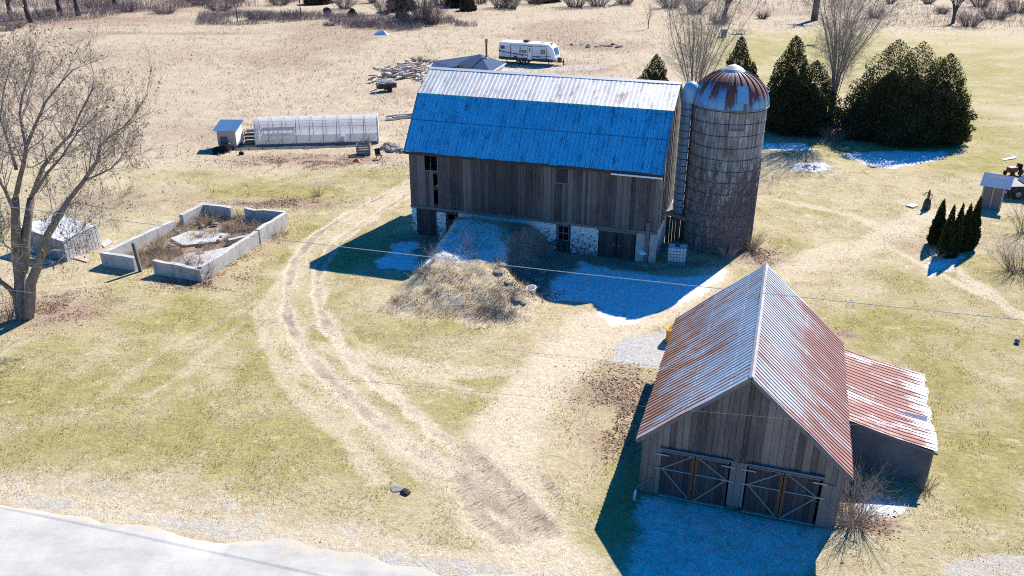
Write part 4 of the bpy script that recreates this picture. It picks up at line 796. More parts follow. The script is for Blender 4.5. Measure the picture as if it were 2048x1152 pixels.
def branch(r, S, p, d, ln, rad, depth, up=0.12, spread=0.6, kids=(3, 5), taper=0.35, wob=0.14, minr=0.004):
    ns = 4 if depth > 1 else 3; q = np.array(p, float); d = unit(np.array(d, float)); rr = rad; pts = [q.copy()]
    for i in range(ns):
        d = unit(d + r.normal(0, wob, 3) + np.array([0, 0, up])); q2 = q + d * ln / ns; r2 = max(rad * (1 - (1 - taper) * (i + 1) / ns), minr)
        S.add(q, q2, rr, r2); q = q2; rr = r2; pts.append(q.copy())
    if depth <= 0: return
    for k in range(r.integers(kids[0], kids[1] + 1)):
        f = r.uniform(0.25, 1.0); i = min(int(f * ns), ns - 1); s0 = pts[i] + (pts[i + 1] - pts[i]) * (f * ns - i)
        dd = unit(unit(pts[i + 1] - pts[i]) + r.normal(0, spread, 3)); branch(r, S, s0, dd, ln * r.uniform(0.45, 0.75) * (1.1 - 0.35 * f), max(rad * (1 - (1 - taper) * f) * 0.55, minr), depth - 1, up, spread, kids, taper, wob, minr)

def limb_tree(name, label, cat, limbs, trunk, seed, twig_ln=2.2, group=None, depth=3, kids=(4, 6), mat=None, tmat=None, leaves=0, dens=11, thin=1.0):
    """trunk/limbs: lists of world polylines with radii"""
    r = np.random.default_rng(seed); root = np.array(trunk[0][0][0]); T = thing(name, label, cat, tuple(root), 0, group)
    m = MB()
    for pts, rad in trunk: m.tube(np.array(pts) - root, np.interp(np.linspace(0, 1, len(pts)), [0, 1], rad), 8)
    m.build("trunk", mat or M_BARK, T, smooth=True)
    S = Segs(); ends = []
    for pts, rad in limbs:
        rad = (rad[0] * thin, rad[1] * thin)
        P_ = np.array(pts) - root; n = len(P_); rd = np.interp(np.linspace(0, 1, n), [0, 1], rad); m = MB(); m.tube(P_, rd, 6); m.build("limb", mat or M_BARK, T, smooth=True)
        cum = np.concatenate([[0], np.cumsum(np.linalg.norm(np.diff(P_, axis=0), axis=1))]); tot = cum[-1]; k = 0.22 * tot
        while k < tot:
            i = min(np.searchsorted(cum, k) - 1, n - 2); f = (k - cum[i]) / (cum[i + 1] - cum[i]); p = P_[i] + (P_[i + 1] - P_[i]) * f; d = unit(P_[i + 1] - P_[i]); rr = rd[i] + (rd[i + 1] - rd[i]) * f
            dd = unit(d + r.normal(0, 0.75, 3)); branch(r, S, p, dd, twig_ln * r.uniform(0.6, 1.2) * (1.15 - 0.5 * k / tot), max(rr * 0.42, 0.012), depth - 1, 0.10, 0.6, kids, 0.3, 0.15, 0.0055); k += r.uniform(0.35, 0.7) * tot / dens
        branch(r, S, P_[-1], unit(P_[-1] - P_[-2]), twig_ln, rd[-1], depth - 1, 0.10, 0.6, kids, 0.3, 0.15, 0.0055)
    S.mesh("twigs", tmat or M_TWIG, T, 3)
    if leaves:
        e = np.array(S.b); k = r.choice(len(e), leaves); c = e[k] + r.normal(0, 0.10, (leaves, 3)); V = c[:, None, :] + r.normal(0, 0.045, (leaves, 3, 3)); np_mesh("dry_leaves", V.reshape(-1, 3), np.arange(3 * leaves).reshape(-1, 3), M_LEAFDRY, T)
    return T

def rayY(px, py, y):      # point seen at a pixel, at world depth y
    d = ray((px, py)); return CO + d * (y / d[1])
# the large bare tree on the left
by = G(50, 636)[1]
def L_(pts, dy0, dy1): n = len(pts); return [rayY(p[0], p[1], by + dy0 + (dy1 - dy0) * (i / (n - 1)) ** 1.0) for i, p in enumerate(pts)]
trunk = [(L_([(48, 640), (40, 600), (41, 560), (33, 500), (31, 440), (31, 397)], 0, 0.2), (0.40, 0.19)), (L_([(54, 640), (60, 600), (62, 565), (76, 530), (95, 470), (138, 399)], 0, -0.8), (0.36, 0.15)), (L_([(45, 545), (50, 480), (56, 440), (62, 397)], 0.1, 1.0), (0.30, 0.19))]
limbs = [(L_([(138, 399), (167, 363), (195, 321), (199, 293), (219, 274), (247, 254), (276, 220)], -0.8, -2.4), (0.17, 0.03)), (L_([(167, 363), (195, 350), (221, 338), (240, 318), (252, 300)], -1.0, -3.2), (0.09, 0.02)),
         (L_([(62, 397), (86, 334), (112, 300), (141, 269), (161, 225), (185, 178), (188, 150)], 1.0, 2.6), (0.19, 0.03)), (L_([(70, 385), (95, 345), (122, 316), (156, 264), (195, 228)], 1.0, -1.4), (0.13, 0.025)),
         (L_([(31, 397), (40, 355), (47, 329), (52, 295), (68, 256), (91, 204), (122, 165), (146, 139)], 0.2, -2.0), (0.20, 0.03)), (L_([(52, 295), (39, 230), (45, 190), (68, 129), (75, 105)], -0.4, 2.2), (0.11, 0.02)),
         (L_([(33, 340), (16, 282), (0, 238), (-12, 190)], 0.3, 1.4), (0.13, 0.03)), (L_([(0, 238), (6, 190), (20, 130)], 1.0, 1.6), (0.06, 0.02)), (L_([(42, 610), (20, 578), (0, 562), (-28, 520), (-55, 450), (-70, 360)], 0, -1.6), (0.24, 0.05)),
         (L_([(31, 430), (10, 380), (-20, 330), (-40, 260)], 0.2, -2.5), (0.15, 0.04)), (L_([(76, 530), (100, 500), (125, 490), (150, 470)], -0.4, -2.4), (0.07, 0.02)), (L_([(33, 505), (10, 490), (-12, 470)], 0, -2), (0.08, 0.03)), (L_([(95, 470), (110, 425), (150, 405), (200, 415)], -0.6, -2.6), (0.07, 0.02))]
limb_tree("bare_tree", "large bare multi-stemmed tree at the left edge in front of the metal hut", "tree", limbs, trunk, 3, 2.4, leaves=5000, dens=16, thin=0.72)

def vase_tree(name, label, x, y, h, seed, stems=9, spread=0.45, rad=0.22, lean=(0, 0), base_h=1.2, group=None, tmat=None, depth=2, kids=(4, 6), tw=2.4, trunk_r=None, dens=11, bark=None, lo=0.75):
    r = np.random.default_rng(seed); z0 = gz(x, y) - 0.15; b = np.array([x, y, z0]); tr = []; lm = []
    tr.append(([b, b + [0, 0, base_h * .5], b + [lean[0] * .1, lean[1] * .1, base_h]], (trunk_r or rad * 1.5, rad * 1.1)))
    for k in range(stems):
        a = 2 * math.pi * k / stems + r.uniform(-.3, .3); s = spread * r.uniform(0.35, 1.1); hh = h * r.uniform(0.72, 1.0); p = [b + np.array([0.08 * math.cos(a), 0.08 * math.sin(a), base_h * r.uniform(lo, 1.0)])]
        for i in range(1, 6):
            f = i / 5; p.append(b + np.array([math.cos(a) * s * hh * (f ** 1.25) * 0.55 + lean[0] * f, math.sin(a) * s * hh * (f ** 1.25) * 0.55 + lean[1] * f, base_h + (hh - base_h) * f]) + r.normal(0, 0.28, 3) * f)
        lm.append((p, (rad * r.uniform(.45, .8), 0.02)))
    return limb_tree(name, label, "tree", lm, tr, seed, tw, group, depth, kids, bark, tmat, 0, dens)
x, y = GXY(1394, 238); vase_tree("bare_tree", "tall bare multi-stem tree directly behind the barn roof end and silo chute", x - 0.6, y, 16.5, 11, 19, 0.8, 0.08, bark=M_PALEBARK, base_h=0.9, tmat=M_TWIG, depth=3, kids=(3, 4), tw=2.6, dens=17, trunk_r=0.4)
x, y = GXY(1655, 268); vase_tree("bare_tree", "tall vase-shaped bare tree standing between the dark cedars", x, y, 16.5, 12, 20, 0.58, 0.075, bark=M_PALEBARK, lo=0.3, base_h=4.6, tmat=M_TWIG, depth=3, kids=(3, 4), tw=2.6, dens=17, trunk_r=0.34)

# conifers: a crown of thousands of small upright sprays round a dark solid core added to block light
t = NT("cedar_foliage"); i_ = t.island(); n = t.noise(t.coord(), 0.9, 4, 0.6); f = t.math('ADD', t.math('MULTIPLY', i_, 0.6), t.math('MULTIPLY', n, 0.5))
cc = t.mix(t.ramp(f, 0.25, 0.85), (0.024, 0.031, 0.013), (0.075, 0.084, 0.032)); M_CEDAR = t.fin(cc, 0.85, 0, 0.1); tl = t.n('ShaderNodeBsdfTranslucent'); t.set(tl.inputs[0], cc); mx = t.n('ShaderNodeMixShader'); mx.inputs[0].default_value = 0.14; t.l(t.bsdf.outputs[0], mx.inputs[1]); t.l(tl.outputs[0], mx.inputs[2]); t.l(mx.outputs[0], t.out.inputs[0])
t = NT("juniper_foliage"); i_ = t.island(); cc = t.mix(i_, (0.06, 0.05, 0.025), (0.15, 0.115, 0.06)); M_JUN = t.fin(cc, 0.9, 0, 0.1)
M_CORE = flat_mat("core_shade_black", (0.018, 0.018, 0.012), 0.95)  # near-black colour paints the shade inside the crowns
def conifer(name, label, x, y, h, rx, seed, N=9000, spray=0.21, mat=None, group=None, shape=None, tips=((0, 0, 1.0, 1.0),), rough=0.2, base=0.03, ry=None):
    """tips: (dx,dy,height factor,radius factor) for each leader"""
    r = np.random.default_rng(seed); T = thing(name, label, "tree", (x, y, gz(x, y) - 0.1), 0, group); shape = shape or (lambda f: (1 - f) ** 0.62 * min(1, 0.78 + 1.6 * f)); ry = ry or rx
    Vs = []; m = MB(); fs = np.linspace(0, 1, 60); sh = np.array([shape(f) for f in fs])
    for ti, (dx, dy, hf, rf) in enumerate(tips):
        hh = h * hf; n = int(2.8 * N * hf * rf / sum(a * b for _, _, a, b in tips)); u = r.random(n * 4); keep = r.random(n * 4) < np.interp(u, fs, sh) / sh.max() + 0.05; f = u[keep][:n]; n = len(f)
        th = r.uniform(0, 2 * math.pi, n); R = np.interp(f, fs, sh); lump = 1 + rough * (np.sin(3 * th + 9 * f + ti) * 0.5 + np.sin(5 * th - 17 * f + seed) * 0.4 + np.sin(29 * f + 2 * th) * 0.35)
        k = np.sqrt(np.where(f > 0.72, r.uniform(0.02, 1.1, n), r.uniform(0.42, 1.12, n))); c = np.stack([dx + rx * rf * R * lump * k * np.cos(th), dy + ry * rf * R * lump * k * np.sin(th), base * h + f * (hh - base * h)], -1)
        out = np.stack([np.cos(th), np.sin(th), np.zeros(n)], -1); d = out * r.uniform(0.1, 0.9, (n, 1)) + np.array([0, 0, 1.0]) * r.uniform(0.35, 1.0, (n, 1)) + r.normal(0, 0.3, (n, 3)); d /= np.linalg.norm(d, axis=1, keepdims=True)
        s = spray * r.uniform(0.5, 1.35, (n, 1)) * (1 - 0.45 * f[:, None]); sd = np.cross(d, r.normal(0, 1, (n, 3))); sd /= np.linalg.norm(sd, axis=1, keepdims=True)
        V = np.stack([c - d * s * 0.5, c + sd * s * 0.30, c + d * s * 0.75, c - sd * s * 0.30], 1); Vs.append(V.reshape(-1, 3))
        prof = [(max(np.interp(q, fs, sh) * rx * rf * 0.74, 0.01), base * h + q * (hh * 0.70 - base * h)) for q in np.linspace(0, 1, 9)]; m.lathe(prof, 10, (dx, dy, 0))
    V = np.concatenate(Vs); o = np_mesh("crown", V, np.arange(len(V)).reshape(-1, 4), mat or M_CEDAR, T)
    m.build("light_block_core", M_CORE, T)  # added solid core that stops light passing through the crown
    m = MB(); m.tube([(0, 0, -0.2), (0, 0, h * 0.25)], [0.05 * rx + 0.06, 0.04 * rx + 0.03], 7); m.build("trunk", M_BARK, T)
    return T
wide = lambda f: ((1 - f ** 2.1) ** 0.75) * min(1.0, 0.88 + 0.8 * f) if f < 1 else 0
D81 = None
def con(px, py, toppx, toppy, wpx, label, seed, **k):
    x, y = GXY(px, py); d = ray((toppx, toppy)); tt = (y / d[1]); h = CO[2] + d[2] * tt; dist = (np.array([x, y, 0]) - CO) @ FW; return conifer("cedar_tree", label, x, y, h, wpx * dist / F_PX / 2, seed, **k)
con(1752, 272, 1800, 76, 165, "broad dark cedar at the left of the big cedar clump, beside the vase-shaped bare tree", 21, N=9000, shape=wide, tips=((0.6, 0, 1.0, 0.9), (-1.6, -0.4, 0.62, 0.75)), rough=0.22)
con(1818, 285, 1850, 80, 150, "tallest dark cedar in the middle of the big cedar clump", 22, N=9500, shape=wide, tips=((-0.5, 0, 1.0, 0.85), (1.2, -.3, 0.86, 0.7), (-1.6, -.5, 0.75, 0.7)), rough=0.3)
con(1866, 282, 1880, 98, 112, "dark cedar at the right end of the big cedar clump", 23, N=8000, shape=wide, tips=((0, 0, 0.97, 1.0), (0.8, -0.9, 0.6, 0.7)), rough=0.22)
con(1568, 262, 1560, 68, 112, "pointed dark cedar just right of the silo", 24, N=8500, tips=((0, 0, 1.0, 1.0),), rough=0.25)
con(1614, 264, 1608, 118, 104, "shorter rounded cedar between the pointed cedar and the vase-shaped bare tree", 25, N=6000, shape=wide, rough=0.3)
con(1466, 235, 1460, 70, 84, "dark cedar rising behind the silo dome", 26, N=6500, rough=0.25)
con(1494, 232, 1490, 120, 52, "small cedar peeping out beside the silo dome", 27, N=3500, rough=0.25)
con(1306, 215, 1306, 106, 62, "grey-green bushy cedar behind the right end of the barn roof", 28, N=4000, shape=wide, rough=0.35)
col_shape = lambda f: (min(1, 0.55 + 2.2 * f) * (1 - f) ** 0.75)
for i, (px, py, tx, ty, wp, lab) in enumerate(((1869, 488, 1891, 395, 34, "leftmost columnar cedar of the tight group of five on the right lawn"), (1886, 513, 1907, 406, 32, "front columnar cedar of the group of five, second from the left"), (1903, 512, 1919, 402, 28, "slim middle columnar cedar of the group of five"), (1921, 500, 1937, 403, 32, "columnar cedar second from the right in the group of five"), (1937, 497, 1952, 388, 32, "tallest rightmost columnar cedar of the group of five"))):
    x, y = GXY(px, py); d = ray((tx, ty)); h = CO[2] + d[2] * y / d[1]; dist = (np.array([x, y, 0]) - CO) @ FW; conifer("columnar_cedar", lab, x, y, h, wp * dist / F_PX / 2, 40 + i, N=3000, spray=0.17, shape=col_shape, rough=0.22, tips=((0, 0, 1.0, 1.0), (0.25 * rng.normal(), -0.2, 0.80, 0.75)), group="columnar cedars on the right lawn")

# shrubs of bare stems
def shrub(name, label, x, y, h, rad, seed, stems=60, mat=None, group=None, cat="shrub", z=None, droop=0.0, thick=0.012, sub=2):
    r = np.random.default_rng(seed); T = thing(name, label, cat, (x, y, (gz(x, y) if z is None else z) - 0.05), 0, group); S = Segs()
    for k in range(stems):
        a = r.uniform(0, 2 * math.pi); b = rad * 0.35 * math.sqrt(r.random()); p = np.array([b * math.cos(a), b * math.sin(a), 0.0]); o = r.uniform(0.2, 1.0); d = unit(np.array([math.cos(a) * o * rad, math.sin(a) * o * rad, h * r.uniform(0.6, 1.0)]) + r.normal(0, 0.15, 3)); ln = h * r.uniform(0.55, 1.1); ns = 4; q = p; rr = thick * r.uniform(.7, 1.3)
        for i in range(ns):
            d = unit(d + r.normal(0, 0.12, 3) - np.array([0, 0, droop * (i + 1) / ns])); q2 = q + d * ln / ns; r2 = rr * 0.75; S.add(q, q2, rr, r2)
            for _ in range(sub if i else 0): S.add(q2, q2 + unit(d + r.normal(0, 0.55, 3)) * ln * r.uniform(.12, .34), r2 * 0.7, r2 * 0.3)
            q = q2; rr = r2
    S.mesh("stems", mat or M_TWIGD, T, 3); return T
def shp(px, py, h, rad, lab, seed, **k): x, y, z = surf(px, py); k.pop('z', None); return shrub(k.pop("name", "bare_shrub"), lab, x, y, h, rad, seed, **k)
shp(405, 556, 1.5, 1.1, "tangled grey bare shrub at the front corner of the roofless concrete ruin", 60, stems=70)
shp(1702, 1050, 2.0, 1.2, "dense tangle of bare brush at the garage corner beside the lean-to", 61, stems=130, mat=M_TWIG, droop=0.15)
shp(1722, 985, 1.4, 0.9, "bare brush in the shade between garage wall and lean-to wall", 62, stems=60, mat=M_TWIG)
shp(1853, 980, 0.7, 0.35, "small dead weed clump at the outer corner of the lean-to", 63, stems=40, mat=M_STRAWTWIG)
shp(1500, 500, 1.5, 0.9, "bleached weedy shrub against the foot of the silo", 64, stems=110, mat=M_STRAWTWIG, droop=0.1)
shp(1455, 515, 1.1, 0.8, "dark weeds in the shade at the foot of the silo", 65, stems=80, mat=M_TWIG)
shp(2038, 545, 2.2, 2.0, "grey spreading bare shrub at the right edge, nearest the columnar cedars", 66, stems=150)
shp(2052, 470, 3.4, 1.5, "upright bare shrub at the right edge below the parked truck", 67, stems=70)
shp(1012, 592, 0.9, 1.3, "heap of bleached dead stalks on the bank beside the white tub", 68, stems=130, mat=M_STRAWTWIG, droop=0.35, z=0.9)
shp(940, 570, 0.5, 1.6, "flattened bleached stalks over the sunny top of the bank", 690, stems=150, mat=M_STRAWTWIG, droop=.5)
shp(1010, 620, 0.5, 1.3, "flattened pinkish stalks at the front foot of the bank", 691, stems=120, mat=M_TWIG, droop=.5)
shp(870, 580, 0.5, 1.2, "matted dead stalks on the left shoulder of the bank", 692, stems=110, mat=M_STRAWTWIG, droop=.5)
shp(985, 615, 0.7, 1.2, "flattened grey stalks on the front of the bank", 69, stems=90, mat=M_STRAWTWIG, droop=0.4, z=0.4)
shp(868, 520, 1.2, 0.4, "few tall dead stalks on the left edge of the bank", 70, stems=16, mat=M_STRAWTWIG, z=1.3)
shp(935, 500, 1.3, 0.5, "dead weed stalks standing on top of the bank by the frost", 71, stems=16, mat=M_STRAWTWIG, z=1.65)
shp(430, 440, 0.9, 1.5, "grey drooping brush inside the back corner of the concrete ruin", 72, stems=120, mat=M_TWIG, droop=0.4)
shp(310, 510, 1.1, 1.1, "grey brush inside the ruin behind the iron post", 73, stems=90, mat=M_TWIG, droop=0.2)
shp(560, 470, 0.7, 1.0, "dry weeds along the outer long wall of the ruin", 74, stems=70, mat=M_STRAWTWIG, droop=0.2)
shp(485, 435, 0.9, 1.0, "bleached weeds in the gap of the ruin back wall", 75, stems=70, mat=M_STRAWTWIG)
shp(1668, 285, 1.8, 1.5, "low bare undergrowth round the foot of the vase-shaped bare tree", 76, stems=120)
shp(636, 392, 0.9, 0.6, "lone dead weed clump on the grass left of the two-rut track", 77, stems=40, mat=M_STRAWTWIG)
shp(5, 640, 1.8, 1.4, "purple-brown brush at the left edge behind the big bare tree", 78, stems=80)
shp(1868, 520, 0.9, 0.6, "bare twiggy bush at the foot of the columnar cedars", 79, stems=40, mat=M_TWIG)
shp(1045, 482, 0.7, 1.1, "dark dead brush on the shaded right slope of the bank", 80, stems=120, mat=M_TWIG, droop=.3)
shp(1085, 510, 0.6, 1.0, "dark brush at the foot of the bank below the leaning pallet", 81, stems=90, mat=M_TWIG, droop=.3)
shp(905, 468, 0.7, 0.8, "dark weeds beside the whitewashed pillar left of the bank", 82, stems=70, mat=M_TWIG, droop=.2)
shp(1030, 540, 0.6, 1.0, "tangle of dark stalks at the shaded edge of the bank", 83, stems=100, mat=M_TWIG, droop=.4)
shp(850, 545, 0.6, 0.9, "brown tangle on the dark left edge of the bank", 84, stems=90, mat=M_TWIG, droop=.4)
shp(800, 600, 0.5, 0.8, "low brown stalks at the left toe of the bank", 85, stems=80, mat=M_TWIG, droop=.4)
# vine on the silo
r = np.random.default_rng(5); S_ = Segs(); T = thing("climbing_vine", "bare climbing vine netted over the lower silo staves", "vine", (S['x'], S['y'], 0))
for k in range(120):
    a = va + r.uniform(-1.35, 1.45) * (1 if r.random() < .5 else 1); a = va + (r.beta(2, 1.3) * 2.6 - 1.0); z_ = 0.0; hmax = r.uniform(1.5, 6.5)
    while z_ < hmax:
        a2 = a + r.normal(0, 0.07); z2 = z_ + r.uniform(0.15, 0.45); S_.add(cp(a, z_, 0.035), cp(a2, z2, 0.035), 0.020, 0.016)
        if r.random() < 0.5: a3 = a2 + r.normal(0, 0.16); S_.add(cp(a2, z2, 0.035), cp(a3, z2 + r.normal(0.1, 0.2), 0.045), 0.011, 0.006)
        a, z_ = a2, z2
S_.mesh("stems", M_TWIGD, T, 3)

# ------------------------------------------------------------------ far hedgerow and brush
def far(px, py): return GXY(px, py)
k = 0
for px, py, h, lean, lab, stems, sp in ((24, 42, 9, 0, "bare double-stemmed tree at the far left field edge", 5, 0.5), (60, 46, 13, -2, "thick leaning dark trunk in the far left hedgerow", 5, 0.4), (122, 32, 14, -0.5, "twin dark trunks in the far left hedgerow", 5, 0.35), (157, 32, 13, 0, "dark trunk at the right end of the far left hedgerow group", 5, 0.35), (232, 19, 14, 0.5, "bare trunk standing apart near the top left of the field", 5, 0.4)):
    x, y = far(px, py); vase_tree("hedgerow_tree", lab, x, y, h, 80 + k, stems, sp, 0.42, lean=(lean, 0), bark=M_DARKBARK, base_h=3.2, tmat=M_TWIGD, depth=1, kids=(2, 3), tw=3, trunk_r=0.6, group="bare trees along the far left field edge"); k += 1
for px, py, h, lab, stems, sp, bh, rr, lean in ((1628, 42, 15, "dark leaning tree trunk casting a shadow on the far lawn", 5, 0.6, 7.5, 0.5, 1.5), (1448, 40, 11, "spreading bare tree at the edge of the far lawn above the picnic table", 6, 0.9, 2.4, 0.35, 3.0), (1905, 48, 8, "forked bare tree beside the dark bush at the far right field edge", 6, 0.9, 2.2, 0.25, 0), (1296, 58, 5, "small slender bare sapling in the field right of the trailer", 4, 0.4, 1.2, 0.06, 0), (602, 34, 8, "slender bare sapling in the far field left of the round bale", 3, 0.25, 1.5, 0.10, 0), (475, 44, 7, "thin bare sapling in the grey scrub of the far field", 3, 0.3, 1.2, 0.08, 0), (852, 54, 9, "tall thin bare poplar in the scrub behind the trailer", 5, 0.3, 1.5, 0.10, 0)):
    x, y = far(px, py); vase_tree("field_tree", lab, x, y, h, 90 + k, stems, sp, rr, lean=(lean, 0), bark=M_DARKBARK, base_h=bh, tmat=M_TWIGD, depth=1, kids=(3, 4), tw=2.2); k += 1
NAMES = [  # px, py, height, radius, label
    (30, 56, 1.6, 3.0, "low grey scrub at the foot of the far left double-stemmed tree"), (330, 28, 2.4, 4.0, "grey scrub patch right of the far left hedgerow"), (255, 24, 2.2, 3.0, "purple-grey scrub by the lone far trunk"), (520, 40, 2.4, 4.5, "wide grey scrub patch in the far field, left half"), (585, 38, 2.2, 3.5, "grey scrub patch in the far field beside the slender sapling"), (660, 52, 1.0, 2.0, "low tawny weeds below the round bale"),
    (730, 54, 2.0, 4.0, "brown low shrubs in the far field left of the tall scrub"), (790, 54, 1.4, 3.0, "low purple bush near the blue tarp"), (845, 48, 7.0, 3.2, "tall grey thicket in the far field above the barn"), (865, 50, 4.5, 2.8, "dense brown bush at the right foot of the tall grey thicket"), (820, 52, 3.5, 2.6, "grey bush at the left foot of the tall grey thicket"),
    (1000, 16, 5.0, 4.0, "grey bush line above the trailer, left clump"), (1022, 18, 4.0, 3.0, "dark bush above the trailer, right clump"), (1150, 14, 5.5, 4.5, "grey bushes at the top centre of the far field"), (1195, 12, 5.0, 4.5, "purple bushes beside the fallen pale log"), (1340, 16, 4.0, 4.5, "grey bushes left of the spreading bare tree"), (1440, 48, 2.4, 3.0, "purple brush at the foot of the spreading bare tree"),
    (1525, 38, 1.6, 1.6, "single green-brown juniper clump on the far rough strip"), (1938, 54, 3.6, 3.4, "dark round bush beside the forked bare tree"), (1990, 40, 3.4, 4.5, "purple thicket at the far right field edge"), (2035, 26, 4.5, 4.0, "dark bush at the top right corner"), (1960, 14, 5.0, 4.0, "dark bushes behind the forked bare tree"), (1885, 28, 1.8, 2.0, "low twiggy bush on the pale far strip"), (1750, 36, 2.6, 3.0, "grey brush behind the crown of the vase-shaped bare tree"),
    (1780, 8, 1.8, 1.6, "small far bush at the top, left of the red-brown pair"), (1856, 8, 2.4, 2.2, "red-brown far bush at the top right"), (745, 6, 4.0, 2.0, "small dark far bush casting a shadow at the top"), (400, 10, 3.5, 5.0, "dark scrub at the top of the far field"), (470, 4, 4.0, 6.0, "dark scrub line at the top edge"), (200, 22, 3.0, 4.0, "grey scrub behind the lone far trunk"), (90, 34, 2.6, 3.5, "grey scrub between the far left trunks"), (440, 22, 2.4, 4.0, "grey scrub above the wide far scrub patch"), (560, 10, 3.5, 4.5, "purple scrub near the top edge, left of the slender sapling"), (690, 18, 4.0, 3.5, "grey thicket beside the far junipers"), (770, 30, 4.5, 2.8, "pale grey bush between the far junipers"), (880, 12, 6, 4.0, "grey thicket behind the lone juniper"), (960, 6, 5, 4.0, "purple-grey far thicket left of the bush line"), (1070, 8, 4, 4.0, "grey far thicket right of the bush line"), (1250, 8, 5, 4.0, "purple thicket above the fallen trunk"), (1390, 26, 4, 4.0, "purple thicket behind the bare tree by the silo"),
    (10, 62, 1.2, 3.5, "low dark bramble at the far left edge")]
for i, (px, py, h, rd, lab) in enumerate(NAMES):
    x, y = far(px, py); shrub("field_shrub", lab, x, y, h, rd, 120 + i, stems=int(70 + 22 * rd), mat=M_TWIGD, thick=0.030, sub=3, group="bare shrubs in the far field")
for i, (px, py, h, wr, lab) in enumerate(((802, 22, 6.5, 3.2, "dark green far pine at the top above the barn"), (935, 22, 3.6, 1.8, "brown-green far juniper standing alone"), (805, 42, 3.6, 1.3, "thin brown juniper in the far field"), (915, 14, 5.0, 3.0, "dark far conifer left of the lone juniper"), (635, 8, 5, 3.4, "dark far juniper above the round bale"), (705, 34, 1.6, 0.9, "tiny juniper right of the round bale"), (1090, 4, 4, 3.4, "dark far conifer above the trailer"))):
    x, y = far(px, py); conifer("field_conifer", lab, x, y, h, wr, 160 + i, N=1600, spray=0.5, mat=M_JUN if i != 0 and i != 3 else M_CEDAR, rough=0.3, group="scattered far conifers")
# ground-hugging brush that reads as one mass
def brush(name, label, poly, N, h, mat, seed, thick=0.02):
    r = np.random.default_rng(seed); q = np.array(poly); x = r.uniform(q[:, 0].min(), q[:, 0].max(), N * 3); y = r.uniform(q[:, 1].min(), q[:, 1].max(), N * 3); k = inside(x, y, poly) & (fbm(x, y, 7, 3) > 0.42); x, y = x[k][:N], y[k][:N]; z = height(x, y); n = len(x); S = Segs()
    hh = h * r.uniform(0.4, 1.1, n) * (0.5 + fbm(x, y, 5, 2)); a = np.stack([x, y, z - 0.05], -1); mid = a + np.stack([r.normal(0, .12, n) * hh, r.normal(0, .12, n) * hh, hh * .6], -1); b = mid + np.stack([r.normal(0, .25, n) * hh, r.normal(0, .25, n) * hh, hh * .45], -1)
    S.a = list(a) + list(mid) + list(mid); S.b = list(mid) + list(b) + list(mid + (b - mid) * r.uniform(.5, 1, (n, 1)) + np.stack([r.normal(0, .3, n) * hh, r.normal(0, .3, n) * hh, 0 * hh], -1)); S.ra = [thick] * n + [thick * .7] * (2 * n); S.rb = [thick * .7] * n + [thick * .3] * (2 * n)
    o = S.mesh(name, mat, None, 3); prop(o, label, "brush", kind="stuff")
brush("undergrowth", "low grey brush along the far left field edge", P((-60, 66), (0, 62), (150, 42), (300, 30), (420, 22), (600, 6), (600, -14), (0, -20), (-60, 20)), 11000, 1.6, M_TWIGL, 200, 0.03)
brush("undergrowth", "grey scrub across the middle of the far field", P((390, 50), (480, 52), (650, 40), (690, 58), (800, 64), (960, 54), (900, 36), (700, 34), (520, 24), (400, 30)), 8000, 1.0, M_TWIGL, 201, 0.025)
brush("undergrowth", "grey brush along the far right field edge", P((1700, 52), (1830, 56), (1960, 62), (2060, 60), (2100, 10), (1900, -10), (1300, -14), (1320, 12), (1500, 22), (1700, 20)), 2600, 1.0, M_TWIGD, 202, 0.028)

# ------------------------------------------------------------------ travel trailer
cv = thing("travel_trailer", "long white travel trailer parked on a gravel strip in the field behind the barn", "trailer", (-2.039, 127.99, gz(0, 128)), -0.364)
CL = 8.6; prof = [(0.0, 0.72), (CL - 0.2, 0.72), (CL + 0.15, 1.05), (CL + 0.10, 1.7), (CL - 0.28, 2.55), (CL - 0.75, 2.98), (CL - 1.3, 3.06), (0.25, 3.06), (0.0, 2.88)]
def ext(mb, prof, y0, y1): mb.prism([(a, b) for a, b in prof], 'y', y0, y1)
m = MB(); m.prism(prof, 'y', 0.0, 2.45); m.build("body", M_WHITE, cv, bevel=0.06)
M_PANEL = flat_mat("trailer_side_panel", (0.62, 0.64, 0.67), 0.35, 0, 0.03)
m = MB(); m.prism([(0.06, 1.0), (CL - 0.62, 1.0), (CL - 0.40, 1.25), (CL - 0.95, 2.25), (CL - 1.5, 2.70), (0.06, 2.70)], 'y', -0.012, 0.0 - 0.002); m.build("side_panel", M_PANEL, cv)
M_CHAR = flat_mat("charcoal_trim", (0.03, 0.032, 0.04), 0.5, 0, 0.05)
m = MB(); m.prism([(0.0, 0.62), (CL - 0.15, 0.62), (CL - 0.05, 0.98), (0.0, 0.98)], 'y', -0.03, -0.014); m.build("skirt", M_CHAR, cv)
for a, b, z0, z1 in ((0.32, 0.95, 2.10, 2.55), (3.25, 4.35, 1.72, 2.08), (6.55, 7.25, 1.65, 2.30)):
    m = MB(); m.box(a, b, -0.045, -0.014, z0, z1); wn = m.build("window", M_CHAR, cv, bevel=0.03); m = MB(); m.box(a + .07, b - .07, -0.05, -0.046, z0 + .07, z1 - .07); m.build("pane", M_GLASS, wn)
m = MB(); m.box(4.55, 5.2, -0.05, -0.014, 0.80, 2.60); dr = m.build("door", M_WHITE, cv); m = MB(); m.box(4.72, 5.03, -0.06, -0.051, 1.85, 2.45); m.build("pane", M_GLASS, dr); m = MB(); m.box(4.60, 4.66, -0.08, -0.051, 1.55, 1.75); m.build("handle", M_CHAR, dr)
m = MB()
for q in (4.51, 5.22): m.box(q, q + .03, -0.055, -0.014, 0.80, 2.64)
